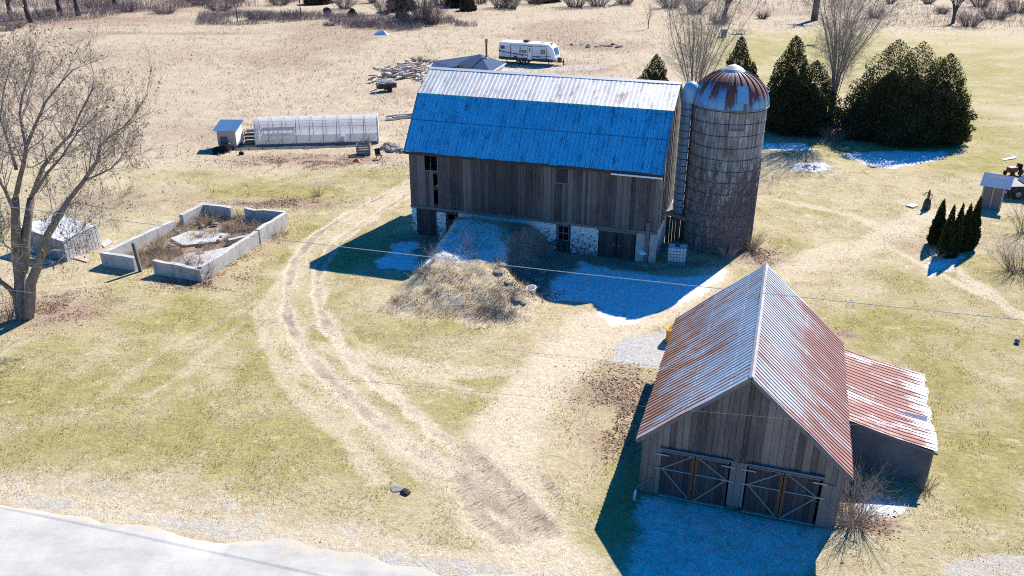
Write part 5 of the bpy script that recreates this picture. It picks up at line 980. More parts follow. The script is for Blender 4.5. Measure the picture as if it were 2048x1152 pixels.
m.box(4.51, 5.25, -0.055, -0.014, 2.61, 2.65); m.build("door_frame", M_CHAR, cv)
for xx in (1.83, 7.45): m = MB(); m.box(xx, xx + 0.07, -0.04, -0.013, 0.98, 2.72); m.build("seam_strip", M_CHAR, cv)
m = MB(); m.box(1.83, 7.5, -0.045, -0.0135, 2.70, 2.76); m.build("awning_rail", M_CHAR, cv)
for pts, w_ in (([(0.02, 1.85), (1.6, 1.62), (4.2, 1.42), (7.0, 1.08)], 0.05), ([(0.02, 1.78), (2.4, 1.46), (5.4, 1.30), (7.9, 0.98)], 0.045), ([(5.6, 1.28), (7.0, 1.30), (8.1, 1.45)], 0.045)):
    m = MB()
    for (a, b), (c_, d_) in zip(pts[:-1], pts[1:]): m.beam((a, -0.02, b), (c_, -0.02, d_), 0.008, w_, (0, 1, 0)) if False else m.prism([(a, b - w_), (c_, d_ - w_ * .6), (c_, d_ + w_ * .6), (a, b + w_)], 'y', -0.022, -0.0135)
    m.build("swoosh_stripe", M_CHAR, cv)
m = MB(); m.prism([(0.02, 1.70), (0.5, 1.78), (0.02, 2.0)], 'y', -0.026, -0.0135); m.build("rear_graphic", flat_mat("dark_red_graphic", (0.05, 0.02, 0.04), 0.5), cv)
m = MB(); m.box(0.62, 1.15, -0.024, -0.0135, 1.0, 1.5); m.box(0.66, 1.11, -0.027, -0.02, 1.04, 1.46); m.build("cargo_hatch", flat_mat("hatch_panel", (0.5, 0.52, 0.56), 0.4), cv)
for xx, zz, a, b in ((2.45, 0.98, .42, .25), (3.25, 2.28, .3, .14), (2.6, 2.4, .09, .09), (3.95, 2.42, .09, .09), (3.7, 1.25, .12, .12)): m = MB(); m.box(xx, xx + a, -0.04, -0.0135, zz, zz + b); m.build("vent", M_CHAR, cv)
m = MB(); m.prism([(CL - 0.30 + 0.40, 1.58), (CL - 0.30 + 0.32, 1.95), (CL - 0.30 + 0.06, 2.50), (CL - .30 + .14, 2.52), (CL - .30 + .40, 1.97), (CL - .30 + .46, 1.60)], 'y', 0.5, 1.95); m.build("front_window", flat_mat("blue_tinted_glass", (0.04, 0.09, 0.18), 0.1), cv)
m = MB(); m.box(3.55, 4.35, 0.8, 1.55, 3.03, 3.38); m.build("air_conditioner", M_CHAR, cv, bevel=0.05)
for xx in (6.2, 7.7): m = MB(); m.box(xx, xx + .4, 0.9, 1.35, 3.05, 3.16); m.build("roof_vent", flat_mat("vent_cover", (0.25, 0.25, 0.27), 0.5), cv)
m = MB(); m.box(0.3, CL - 0.3, 0.3, 2.1, 0.50, 0.73); m.build("chassis", M_CHAR, cv)
for xx in (3.1, 3.95):
    for yy in (0.02, 2.2):
        m = MB(); m.tube([(xx, yy, 0.36), (xx, yy + .22, 0.36)], 0.36, 16); wh = m.build("wheel", M_BLACK, cv); m = MB(); m.tube([(xx, yy - 0.01, 0.36), (xx, yy + .05, 0.36)], 0.19, 12); m.build("rim", M_STEELGREY, wh)
for xx in (1.1, 7.6): m = MB(); m.beam((xx, 0.3, 0.62), (xx + 0.3, 0.25, 0.02), 0.08, 0.08); m.build("stabiliser_jack", M_CHAR, cv)
m = MB(); m.beam((CL - .1, 0.6, 0.55), (CL + 1.25, 1.22, 0.55), 0.12, 0.14); m.beam((CL - .1, 1.85, 0.55), (CL + 1.25, 1.22, 0.55), 0.12, 0.14); m.build("tow_hitch", M_CHAR, cv)
m = MB(); m.box(CL + 0.25, CL + 0.75, 0.85, 1.6, 0.62, 1.15); m.build("propane_cover", M_CHAR, cv, bevel=0.08)
m = MB(); m.tube([(CL + 1.1, 1.22, 0.05), (CL + 1.1, 1.22, 1.05)], 0.07, 8); m.build("tongue_jack", M_CHAR, cv)

# ------------------------------------------------------------------ dark hipped hut with stovepipe, behind the barn
hy = 109.0
def hp(px, py): p = rayY(px, py, hy); return p
apex = G(960, 108, 3.35); hy = float(apex[1]); pl = G(913, 128, 2.15); pr2 = G(1012, 126, 2.15); pf_ = G(981, 145, 2.15)
hx0 = apex[0]; hut = thing("hut", "low dark-roofed hut with rusty stovepipe half hidden behind the barn ridge", "hut", (hx0, hy, 0), 0)
lo = lambda p: np.array([p[0] - hx0, p[1] - hy, p[2]])
ez = 2.15; A_ = lo(pl); B_ = lo(pr2); Fp = lo(pf_); A_[2] = B_[2] = Fp[2] = ez; ap = lo(apex); bk = A_ + B_ - Fp; bk[2] = ez
t = NT("dark_blue_shingles"); n = t.noise(t.coord(), 7, 5, 0.7); M_SHING = t.fin(t.mix(t.ramp(n, 0.3, 0.7), (0.022, 0.05, 0.11), (0.045, 0.085, 0.16)), 0.8, 0, 0.15)
m = MB(); m.add([A_, Fp, B_, bk, ap], [(0, 1, 4), (1, 2, 4), (2, 3, 4), (3, 0, 4), (3, 2, 1, 0)]); m.build("roof", M_SHING, hut)
cen = (A_ + B_) / 2; ins = lambda p, k=0.93: cen + (p - cen) * k
def wallq(p, q, nm, mat): m = MB(); a, b = ins(p), ins(q); m.add([(a[0], a[1], -0.2), (b[0], b[1], -0.2), (b[0], b[1], ez - .02), (a[0], a[1], ez - .02), *[(x_ * .97 + cen[0] * .03, y_ * .97 + cen[1] * .03, z_) for x_, y_, z_ in ((a[0], a[1], -.2), (b[0], b[1], -.2), (b[0], b[1], ez - .02), (a[0], a[1], ez - .02))]], [(0, 1, 2, 3), (7, 6, 5, 4), (0, 4, 5, 1), (2, 6, 7, 3)]); return m.build(nm, mat, hut)
wallq(A_, Fp, "wall", wood_mat("pinkish_boards", (0.30, 0.20, 0.17), (0.45, 0.33, 0.28), hue_var=False)); wallq(Fp, B_, "wall", M_WHITE); wallq(B_, bk, "wall", M_WHITE); wallq(bk, A_, "wall", M_WHITE)
m = MB(); m.beam(Fp + [0, 0, -0.05], B_ + [0, 0, -0.05], 0.06, 0.14); m.build("white_trim", M_WHITE, hut)
c0 = lo(G(973, 116, 3.0)); m = MB(); m.tube([c0 - [0, 0, 0.3], c0 + [0, 0, 2.05]], 0.14, 10); chm = m.build("stovepipe", flat_mat("orange_rust_pipe", (0.28, 0.11, 0.05), 0.8, 0, 0.25), hut)
m = MB(); m.tube([c0 + [0, 0, 2.05], c0 + [0, 0, 2.12], c0 + [0, 0, 2.45]], [0.15, 0.22, 0.20], 10); m.build("chimney_cap", M_STEELGREY, chm); m = MB(); m.lathe([(0.26, 0), (0.16, 0.18)], 12, tuple(c0 - [0, 0, .05])); m.build("flashing", M_WHITE, chm)
# low blue-roofed lean-to shelter joined to the left
sh = thing("open_shed", "low blue steel roofed shelter between the log heap and the dark-roofed hut", "shed", (0, 0, 0))
q1, q2, q3, q4 = G(868, 122, 2.2), G(946, 111, 2.7), G(912, 133, 2.1), G(858, 140, 1.5)
m = MB(); m.add([q4, q3, q2, q1, *[p - [0, 0, 0.08] for p in (q4, q3, q2, q1)]], [(0, 1, 2, 3), (7, 6, 5, 4), (0, 4, 5, 1), (1, 5, 6, 2), (2, 6, 7, 3), (3, 7, 4, 0)]); m.build("roof", M_SHING, sh)
for p in (q1, q2, q3, q4): m = MB(); m.beam((p[0], p[1], -0.1), (p[0], p[1], p[2] - 0.06), 0.12, 0.12); m.build("post", M_TRIM, sh)
m = MB(); m.beam((q1[0], q1[1], .7), (q2[0], q2[1], .8), 0.06, 1.4); m.build("back_wall", M_WOOD, sh)

# ------------------------------------------------------------------ log heap, log trailer, log bundle
t = NT("grey_log"); c = t.coord(); n = t.noise(t.coord("Object", (0.7, 6, 6)), 2, 5, 0.7); r_ = t.n("ShaderNodeObjectInfo").outputs["Random"]; cc = t.mix(t.ramp(t.math('ADD', t.math('MULTIPLY', n, .6), t.math('MULTIPLY', r_, .6)), 0.2, 0.9), (0.17, 0.135, 0.11), (0.78, 0.70, 0.60)); t.bump(n, .5, .03); M_LOG = t.fin(cc, 0.9, 0, 0.1)
LOGM = []
for k, (ln, rd) in enumerate(((2.6, 0.13), (3.4, 0.16), (1.4, 0.17), (4.2, 0.10), (1.0, 0.20))):
    m = MB(); rr = np.random.default_rng(k); ps_ = [(-ln / 2 + ln * i / 5, rr.normal(0, 0.03), rr.normal(0, 0.03)) for i in range(6)]; m.tube(ps_, [rd * (1.05 - 0.06 * i) for i in range(6)], 8)
    me = bpy.data.meshes.new("log"); me.from_pydata(m.v, [], m.f); me.materials.append(M_LOG); LOGM.append(me)
def log(loc, rz, tilt, kind, label, group):
    o = bpy.data.objects.new("log", LOGM[kind]); COL.objects.link(o); o.location = loc; o.rotation_euler = (0, tilt, rz); prop(o, label, "log", group); return o
r = np.random.default_rng(12); hc = [GXY(800, 150), GXY(840, 140), GXY(775, 158), GXY(825, 156), GXY(855, 130)]
for k in range(120):
    c0 = hc[[0, 0, 1, 1, 2, 3, 4][k % 7]]; x = c0[0] + r.normal(0, 1.5); y = c0[1] + r.normal(0, 1.5); lay = 0.14 + abs(r.normal(0, 0.75)) * math.exp(-((x - hc[0][0]) ** 2 + (y - hc[0][1]) ** 2) / 18)
    log((x, y, gz(x, y) + lay), r.normal(0.75, 0.55), r.normal(0, 0.16), int(r.integers(0, 5)), "grey log lying in the jumbled heap beyond the left end of the barn roof", "logs in the jumbled heap")
c0 = GXY(806, 238); 
for k in range(9): log((c0[0] + 0.1 * k + r.normal(0, .1), c0[1] + 0.14 * k, gz(*c0) + 0.12 + 0.13 * (k % 3)), 0.42 + r.normal(0, .06), 0.0, (1, 0, 3)[k % 3], "pale log in the neat bundle beside the left barn gable", "logs in the bundle by the barn gable")
shp(838, 128, 1.3, 1.2, "dark brush pile at the back of the log heap", 170, stems=140, thick=0.03, droop=.3); shp(860, 128, 0.9, 1.0, "small dark brush pile between log heap and blue shelter", 171, stems=90, thick=0.03, droop=.3)
x, y = GXY(774, 183); lt = thing("log_cart", "dark low cart loaded with white split sticks in front of the log heap", "cart", (x, y, gz(x, y)), 0.5)
m = MB(); m.box(-1.1, 1.1, -0.6, 0.6, 0.45, 0.52); m.box(-1.1, 1.1, -0.62, -0.56, 0.45, 1.0); m.box(-1.1, 1.1, 0.56, 0.62, 0.45, 1.0); m.box(-1.14, -1.08, -0.62, 0.62, 0.40, 1.02); m.build("box", wood_mat("dark_cart_boards", (0.03, 0.025, 0.022), (0.09, 0.07, 0.06)), lt)
for yy in (-0.75, 0.66): m = MB(); m.tube([(0.1, yy, .33), (0.1, yy + .12, .33)], .33, 14); m.build("wheel", M_BLACK, lt)
m = MB(); m.beam((-1.1, 0, .45), (-2.2, -0.1, .15), .08, .08); m.build("drawbar", M_CHAR, lt)
S2 = MB(); 
for k in range(46): z_ = 0.80 + 0.65 * r.random(); yy = r.uniform(-.5, .5); xx = r.uniform(-.9, .9); a = r.normal(0.15, 0.5); S2.beam((xx - .5 * math.cos(a), yy - .35 * math.sin(a), z_), (xx + .5 * math.cos(a), yy + .35 * math.sin(a), z_ + r.normal(0, .12)), 0.07, 0.07)
o = S2.build("stick_load", wood_mat("split_white_sticks", (0.55, 0.52, 0.47), (0.80, 0.77, 0.72), hue_var=False, stretch=(2, 2, 2)), None); o.location = lt.location; o.rotation_euler = (0, 0, .5); prop(o, "load of white split sticks heaped in the dark cart", "firewood", kind="stuff")

# ------------------------------------------------------------------ tunnel greenhouse
p0 = np.array(GXY(511, 294)); p1 = np.array(GXY(757, 287)); dvec = p1 - p0; glen = float(np.hypot(*dvec)); gyaw = math.atan2(dvec[1], dvec[0])
gh = thing("tunnel_greenhouse", "long white plastic-covered tunnel greenhouse in the field left of the barn", "greenhouse", (p0[0], p0[1], gz(*p0)), gyaw)
t = NT("milky_greenhouse_film"); t.t.nodes.remove(t.bsdf)
n = t.noise(t.coord("Object", (0.5, 1, 1)), 1.2, 4, .6)
df = t.n("ShaderNodeBsdfDiffuse"); t.set(df.inputs[0], t.mix(t.ramp(n, .3, .7), (0.66, 0.67, 0.69), (0.80, 0.80, 0.80))); tl = t.n("ShaderNodeBsdfTranslucent"); t.set(tl.inputs[0], (0.78, 0.79, 0.82)); tp_ = t.n("ShaderNodeBsdfTransparent"); gl = t.n("ShaderNodeBsdfGlossy"); gl.inputs["Roughness"].default_value = .25
m1 = t.n("ShaderNodeMixShader"); m1.inputs[0].default_value = .45; t.l(df.outputs[0], m1.inputs[1]); t.l(tl.outputs[0], m1.inputs[2]); m2 = t.n("ShaderNodeMixShader"); m2.inputs[0].default_value = .45; t.l(m1.outputs[0], m2.inputs[1]); t.l(tp_.outputs[0], m2.inputs[2]); m3 = t.n("ShaderNodeMixShader"); m3.inputs[0].default_value = .08; t.l(m2.outputs[0], m3.inputs[1]); t.l(gl.outputs[0], m3.inputs[2]); t.l(m3.outputs[0], t.out.inputs[0]); M_FILM = t.m
gw, ghh = 3.3, 2.45; NA = 18
def garc(k, s=0.0): f = k / NA; a = math.pi * f; return (gw / 2 - (gw / 2 - s) * math.copysign(abs(math.cos(a)) ** 0.72, math.cos(a)), (ghh - s) * abs(math.sin(a)) ** 0.72)
vs = []; nxs = 40
for i in range(nxs + 1):
    xx = glen * i / nxs; sagk = 0.03 * abs(math.sin(math.pi * i / nxs * 9))
    for k in range(NA + 1): yy, zz = garc(k, sagk); vs.append((xx, yy, zz))
ii = np.arange((nxs + 1) * (NA + 1)).reshape(nxs + 1, NA + 1); q = np.stack([ii[:-1, :-1], ii[:-1, 1:], ii[1:, 1:], ii[1:, :-1]], -1).reshape(-1, 4)
np_mesh("plastic_cover", vs, q, M_FILM, gh, smooth=True)
for xx in (0.0, glen): m = MB(); m.poly([(xx, *garc(k, 0.03)) for k in range(NA + 1)]); m.build("end_sheet", M_FILM, gh)
M_HOOP = flat_mat("greenhouse_hoop", (0.25, 0.27, 0.30), .5, .3)
for i in range(10): xx = 0.05 + (glen - 0.1) * i / 9; m = MB(); m.tube([(xx, *garc(k, 0.04)) for k in range(NA + 1)], 0.035, 5); m.build("hoop", M_HOOP, gh)
for kk in (4, 14): m = MB(); yy, zz = garc(kk, .07); m.tube([(0.1, yy, zz), (glen - .1, yy, zz)], .022, 5); m.build("purlin", M_HOOP, gh)
m = MB(); m.box(0.1, glen - .1, -0.02, 0.06, 0, 0.22); m.build("base_board", M_TRIM, gh); m = MB(); m.box(0.1, glen - .1, gw - .06, gw + .02, 0, 0.22); m.build("base_board", M_TRIM, gh)
m = MB(); m.box(glen + .01, glen + .06, 0.95, 2.0, 0.05, 1.95); m.build("end_door", M_WHITE, gh); m = MB(); m.tube([(glen + 0.03, *garc(k, 0.0)) for k in range(NA + 1)], 0.05, 5); m.build("end_frame", M_WHITE, gh)
M_SOIL = flat_mat("dark_bed_soil", (0.10, 0.085, 0.075), .95, 0, .3)
m = MB(); m.box(0.3, glen - .3, .25, gw - .25, 0, .28); bed = m.build("raised_bed", M_SOIL, None); bed.location = gh.location; bed.rotation_euler = (0, 0, gyaw); prop(bed, "dark soil bed seen through the plastic of the tunnel greenhouse", "garden bed")
m = MB()
for zz in (0.75, 1.3): m.box(0.5, 3.6, 1.0, 1.9, zz, zz + .05)
for xx in (0.55, 2.0, 3.5):
    for yy in (1.05, 1.85): m.box(xx, xx + .07, yy - .03, yy + .03, 0, 1.35)
rk = m.build("plant_bench", M_TRIM, None); rk.location = gh.location; rk.rotation_euler = (0, 0, gyaw); prop(rk, "two-shelf plant bench inside the left end of the tunnel greenhouse", "bench")
m = MB(); m.box(8.35 * glen / 12, 8.75 * glen / 12, .12, .5, .3, .85); tb = m.build("white_bucket", M_WHITE, None, bevel=.05); tb.location = gh.location; tb.rotation_euler = (0, 0, gyaw); prop(tb, "white tub inside the tunnel greenhouse behind the plastic", "tub")

# ------------------------------------------------------------------ coop, rack and junk beside the greenhouse
x, y = GXY(438, 299); coop = thing("chicken_coop", "small pinkish plywood coop on skids with blue slanted roof in the left field", "coop", (x, y, gz(x, y)), -0.03)
cw, cdp = 1.75, 1.9
m = MB(); m.prism([(0, 0.35), (cdp, 0.35), (cdp, 2.25), (0, 1.85)], 'x', 0, cw); m.build("body", wood_mat("pink_plywood", (0.40, 0.28, 0.24), (0.55, 0.41, 0.36), hue_var=False), coop)
m = MB(); m.prism([(0.02, 0.4), (cdp - .02, 0.4), (cdp - .02, 2.2), (0.02, 1.80)], 'x', cw + 0.003, cw + 0.03); m.build("sunlit_side", M_WHITE, coop)  # white panel puts the sun on this wall into its colour
rib_sheet("roof", M_BLUEROOF, coop, (-0.28, -0.3, 1.86), (1, 0, 0), (0, cdp + .55, 0.52), cw + .55, math.hypot(cdp + .55, .52), 0.23, 0.02, rows=2)
m = MB(); m.box(0.25, 0.95, -0.04, -0.002, .4, 1.25); m.build("door", flat_mat("dark_blue_grey_door", (0.10, 0.10, 0.12), .7), coop)
for xx in (0.1, cw - .2): m = MB(); m.box(xx, xx + .1, -0.2, cdp + .2, 0, .35); m.build("skid", M_TRIM, coop)
m = MB(); m.beam((1.05, -0.05, .45), (1.35, -0.95, .03), .35, .04); m.build("ramp", M_WOODL, coop)
x, y = GXY(503, 292); rk = thing("metal_rack", "grey tubular rack stack between the coop and the greenhouse end", "rack", (x - 0.75, y + .3, gz(x, y)), 0.1)
for zz in (.2, .55, .9, 1.25): m = MB(); m.box(0, 1.3, 0, .9, zz, zz + .07); m.build("shelf", M_TRIM, rk)
for xx in (0, 1.24):
    for yy in (0, .84): m = MB(); m.box(xx - .07, xx - .005, yy, yy + .06, 0, 1.35); m.build("post", M_TRIM, rk)
x, y = GXY(438, 306); m = MB(); m.lathe([(0, 0), (.5, 0), (.62, .28), (.56, .34), (.46, .1), (0, .08)], 14); o = m.build("rubber_tub", M_BLACK, None); o.location = (x, y, gz(x, y)); o.rotation_euler = (.5, .3, 0); prop(o, "black rubber tub lying in the shadow of the coop", "tub")
x, y = GXY(457, 303); m = MB(); m.lathe([(0, 0), (.28, 0), (.28, .75), (.2, .8), (0, .8)], 14); o = m.build("barrel", M_CHAR, None); o.location = (x, y, gz(x, y)); prop(o, "dark barrel standing at the front of the coop", "barrel")
x, y = GXY(482, 309); m = MB(); m.lathe([(0, 0), (.22, 0), (.26, .3), (.18, .33), (0, .1)], 10); o = m.build("bucket", M_CHAR, None); o.location = (x, y, gz(x, y)); o.rotation_euler = (1.1, 0, .5); prop(o, "small dark bucket tipped over in the field right of the coop", "bucket")
x, y = GXY(727, 312); bn = thing("slatted_bin", "empty grey slatted pallet bin near the right end of the greenhouse", "bin", (x - .62, y, gz(x, y)), 0.1)
for zz in (.15, .38, .61, .84):
    m = MB(); m.box(0, 1.25, 0, .04, zz, zz + .14); m.build("slat", M_TRIM, bn); m = MB(); m.box(0, 1.25, 1.06, 1.1, zz, zz + .14); m.build("slat", M_TRIM, bn)
    m = MB(); m.box(-.045, -.005, 0, 1.1, zz, zz + .14); m.build("slat", M_TRIM, bn); m = MB(); m.box(1.255, 1.295, 0, 1.1, zz, zz + .14); m.build("slat", M_WOODL, bn)
for xx in (.05, 1.12):
    for yy in (.045, .97): m = MB(); m.box(xx, xx + .09, yy, yy + .085, 0, 1.2); m.build("post", M_WOODL, bn)
m = MB(); m.box(0, 1.25, .045, 1.055, .05, .14); m.build("floor", M_TRIM, bn)
x, y = GXY(712, 324); m = MB(); m.add([(-.35, -.2, 0), (.4, -.18, 0), (.42, .25, 0), (-.3, .3, 0), (-.1, 0, .28), (.18, .05, .24)], [(0, 1, 5, 4), (1, 2, 5), (2, 3, 4, 5), (3, 0, 4), (3, 2, 1, 0)]); o = m.build("orange_tarp", flat_mat("orange_plastic", (0.75, 0.14, 0.03), .5), None); o.location = (x, y, gz(x, y)); prop(o, "crumpled bright orange plastic sheet on the grass below the slatted bin", "plastic sheet")
x, y = GXY(758, 319); ch = thing("folding_chair", "black folding chair tipped near the barn track", "chair", (x, y, gz(x, y)), .5)
m = MB(); m.box(-.25, .25, -.25, .2, .38, .42); m.build("seat", M_BLACK, ch); m = MB(); m.prism([(.2, .42), (.24, .42), (.44, .95), (.40, .95)], 'x', -.25, .25); m.build("backrest", M_BLACK, ch)
for xx in (-.24, .24):
    m = MB(); m.beam((xx, -.25, 0), (xx, .22, .45), .04, .04); m.build("leg", M_BLACK, ch); m = MB(); m.beam((xx, .3, 0), (xx, -.2, .4), .04, .04); m.build("leg", M_BLACK, ch)
M_STONE = flat_mat('grey_field_stone', (.24, .225, .21), .95, 0, .35, 5)
def rock(name, label, x, y, s, seed, mat=None, group=None, cat="stone"):
    r = np.random.default_rng(seed); m = MB(); n = 9; prof = [(.55, -.1), (.95, .12), (.85, .42), (.45, .62), (0.02, .66)]
    vs = [(s[0] * rr * math.cos(2 * math.pi * k / n) * r.uniform(.8, 1.15), s[1] * rr * math.sin(2 * math.pi * k / n) * r.uniform(.8, 1.15), s[2] * z * r.uniform(.85, 1.15)) for rr, z in prof for k in range(n)]
    m.add(vs, [(i * n + k, i * n + (k + 1) % n, (i + 1) * n + (k + 1) % n, (i + 1) * n + k) for i in range(len(prof) - 1) for k in range(n)] + [tuple(range(4 * n, 5 * n))]); o = m.build(name, mat or M_STONE, None); o.location = (x, y, gz(x, y)); o.rotation_euler = (0, 0, r.uniform(0, 6)); prop(o, label, cat, group); return o
for k, (px, py) in enumerate(((770, 299), (782, 303), (795, 301), (804, 304), (776, 292), (790, 296))): x, y = GXY(px, py); rock("field_stone", "grey field stone in the low heap against the left barn corner", x, y, (.6, .5, .55), 300 + k, group="stones in the heap by the left barn corner")

# ------------------------------------------------------------------ concrete ruin
def top(px, py, z=.92): p = G(px, py, z); return np.array(p[:2])
c_fl, c_fr, c_br, c_bl = top(199, 506), top(399, 537), top(577, 425), top(404, 406)
ruin = thing("roofless_ruin", "roofless concrete foundation with gaps in its low walls on the left lawn", "ruin", (float(c_fl[0]), float(c_fl[1]), 0))
def wall(a, b, f0, f1, h0=.92, h1=.92, th=.32, name="wall_section", seed=0):
    a = np.array(a) - c_fl; b = np.array(b) - c_fl; d = b - a; Lw = np.hypot(*d); d = d / Lw; n_ = np.array([-d[1], d[0]]); ce = ((c_fr + c_bl) / 2 - c_fl); 
    if n_ @ (ce - a) < 0: n_ = -n_
    r = np.random.default_rng(seed); m = MB(); ns = max(int((f1 - f0) * Lw / .8), 2); vs = []
    for i in range(ns + 1):
        f = f0 + (f1 - f0) * i / ns; p = a + d * Lw * f; h = h0 + (h1 - h0) * i / ns + r.normal(0, .025)
        for q_, z_ in ((p, -.3), (p, h), (p + n_ * th, h + r.normal(0, .015)), (p + n_ * th, -.3)): vs.append((q_[0], q_[1], z_))
    fs = [(4 * i + k, 4 * i + (k + 1) % 4, 4 * (i + 1) + (k + 1) % 4, 4 * (i + 1) + k) for i in range(ns) for k in range(4)] + [(0, 1, 2, 3), (4 * ns + 3, 4 * ns + 2, 4 * ns + 1, 4 * ns)]; m.add(vs, fs); o = m.build(name, M_CONC, ruin, bevel=.02); return o
wall(c_fl, c_fr, 0.0, .34, seed=1); wall(c_fl, c_fr, .535, 1.0, .95, .80, seed=2); wall(c_fr, c_br, 0.02, .62, .9, .95, seed=3); wall(c_fr, c_br, .635, .985, 1.0, 1.0, seed=4); wall(c_bl, c_br, 0.02, .36, .95, .9, seed=5); wall(c_bl, c_br, .52, .97, .95, 1.0, seed=6); wall(c_fl, c_bl, 0.03, .66, .95, .8, seed=7); wall(c_fl, c_bl, .745, 1.0, .95, 1.0, seed=8)
lf = lambda u, v: (c_fl + (c_fr - c_fl) * u + (c_bl - c_fl) * v + (c_br - c_fr - c_bl + c_fl) * u * v)
def slab(pts, z0, z1, name, label, seed):
    ps = [lf(*p) for p in pts]; cc = np.mean(ps, 0); m = MB(); m.prism([tuple(p - cc) for p in ps], 'z', z0, z1); o = m.build(name, M_CONC, None, bevel=.015); o.location = (*cc, 0); prop(o, label, "slab")
slab([(.48, .08), (.92, .06), (.93, .44), (.80, .50), (.62, .36), (.50, .30)], -.1, .13, "floor_slab", "pale concrete floor slab in the front half of the ruin", 1); slab([(.15, .50), (.38, .42), (.62, .55), (.60, .70), (.20, .66)], -.1, .16, "floor_slab", "broken pale concrete slab in the middle of the ruin", 2)
for k in range(26): u, v_ = rng.uniform(.1, .9), rng.uniform(.1, .92); p = lf(u, v_); rock("rubble_block", "concrete rubble lump lying inside the ruin", p[0], p[1], tuple(rng.uniform(.12, .34, 3)), 400 + k, group="rubble lumps inside the ruin").location.z = .12
p = lf(.84, .62); m = MB(); m.beam((-.9, -.6, .2), (.9, .6, .26), .35, .25); o = m.build("kerb_block", M_CONC, None); o.location = (p[0], p[1], 0.1); prop(o, "long concrete kerb block lying against the inner long wall of the ruin", "block")
x, y = GXY(282, 543); ip = thing("iron_post", "leaning grey iron channel post in the front gap of the ruin", "post", (x, y, 0)); pt = rayY(266, 486, y); off = pt - np.array([x, y, 0])
for s_ in (-.09, .09): m = MB(); m.beam((s_, 0, -.2), (off[0] + s_, off[1], off[2]), .03, .16, (0, 1, 0)); m.build("flange", M_STEELGREY, ip)
m = MB(); m.beam((0, 0, -.2), (off[0], off[1], off[2] - .01), .15, .03, (0, 1, 0)); m.build("web", M_TRIM, ip)
for k, (u, v_, h, rd, st) in enumerate(((.3, .3, 1.0, 1.2, 130), (.45, .62, .5, 1.4, 130), (.2, .85, 1.1, 1.2, 110), (.75, .88, .8, .8, 60), (.55, .8, .6, 1.6, 170), (.75, .62, .6, 1.2, 100), (.88, .2, .8, .8, 60), (.35, .12, .6, 1.1, 90))):
    p = lf(u, v_); shrub("dead_weeds", ("dead grey weeds on the ruin floor, front left", "flattened dead weeds across the middle of the ruin", "tall tangled dead weeds in the far left corner of the ruin", "dead weeds below the far wall of the ruin by the gap", "matted weeds over the rear floor of the ruin", "dead weeds by the kerb block in the ruin", "thin weeds inside the front right corner of the ruin", "low weeds just inside the front wall of the ruin")[k], p[0], p[1], h, rd, 430 + k, stems=st, mat=M_TWIG if k % 2 else M_STRAWTWIG, z=.12, droop=.3, cat="weeds")

# ------------------------------------------------------------------ metal hut at the left
g0, g1, g2 = np.array(GXY(134, 524)), np.array(GXY(204, 492)), np.array(GXY(40, 500)); hut2 = thing("metal_hut", "low pale corrugated metal hut behind the big bare tree", "hut", (g0[0], g0[1], 0)); a = g1 - g0; b = g2 - g0; 
h3 = 1.75; top3 = [np.array([0, 0, 1.45]), np.array([*a * .97, 1.55]), np.array([*(a * .93 + b * .82), 1.75]), np.array([*(b * .95 + a * .06), 1.65])]; bot3 = [np.array([0, 0, -.2]), np.array([*a, -.2]), np.array([*(a + b), -.2]), np.array([*b, -.2])]
t = NT("pale_metal_cladding"); n = t.noise(t.coord(), 1.2, 5, .7); n2 = t.noise(t.coord("Object", (4, 4, .4)), 2, 4, .7); cc = t.mix(t.ramp(n, .3, .7), (0.50, 0.51, 0.53), (0.68, 0.69, 0.71)); cc = t.mix(t.math('MULTIPLY', t.ramp(n2, .55, .75), .5), cc, (.25, .24, .24)); M_CLAD = t.fin(cc, .6, .15, .3)
inn = 0.96
m = MB(); m.add([p * [inn, inn, 1] for p in bot3] + [p - [0, 0, .02] for p in top3], [(0, 1, 5, 4), (1, 2, 6, 5), (2, 3, 7, 6), (3, 0, 4, 7)]); m.build("wall", flat_mat("grey_hut_wall", (0.20, 0.21, 0.24), .7), hut2)
m = MB(); m.add([p for p in top3] + [p - [0, 0, .07] for p in top3], [(0, 1, 2, 3), (7, 6, 5, 4), (0, 4, 5, 1), (1, 5, 6, 2), (2, 6, 7, 3), (3, 7, 4, 0)]); m.build("roof", M_CLAD, hut2)
nr = 11
for k in range(nr):
    f0, f1 = k / nr + .008, (k + 1) / nr - .008; m = MB(); A1, A2 = bot3[0] + (bot3[1] - bot3[0]) * f0, bot3[0] + (bot3[1] - bot3[0]) * f1; B1, B2 = top3[0] + (top3[1] - top3[0]) * f0 - [0, 0, .08], top3[0] + (top3[1] - top3[0]) * f1 - [0, 0, .08]; n_ = np.array([a[1], -a[0], 0]); n_ = n_ / np.linalg.norm(n_) * .05
    if n_ @ np.array([*b, 0]) > 0: n_ = -n_
    m.add([A1 + n_, A2 + n_, B2 + n_, B1 + n_, A1 + n_ * .4, A2 + n_ * .4, B2 + n_ * .4, B1 + n_ * .4], [(0, 1, 2, 3), (7, 6, 5, 4), (0, 4, 5, 1), (1, 5, 6, 2), (2, 6, 7, 3), (3, 7, 4, 0)]); m.build("cladding_panel", M_CLAD, hut2)
def board(name, label, cat, quad, z, mat, th=.05):
    ps = [np.array(GXY(*q)) for q in quad]; cc = np.mean(ps, 0); m = MB(); m.prism([tuple(p - cc) for p in ps], 'z', 0, th); o = m.build(name, mat, None); o.location = (*cc, gz(*cc) + z); prop(o, label, cat); return o
board("wood_sheet", "tan wooden sheet lying beside the metal hut", "board", ((147, 518), (162, 512), (186, 518), (174, 526)), .03, M_PLY)
board("concrete_pad", "small grey concrete pad behind the metal hut corner", "slab", ((203, 488), (216, 478), (226, 486), (208, 496)), .02, M_CONC)
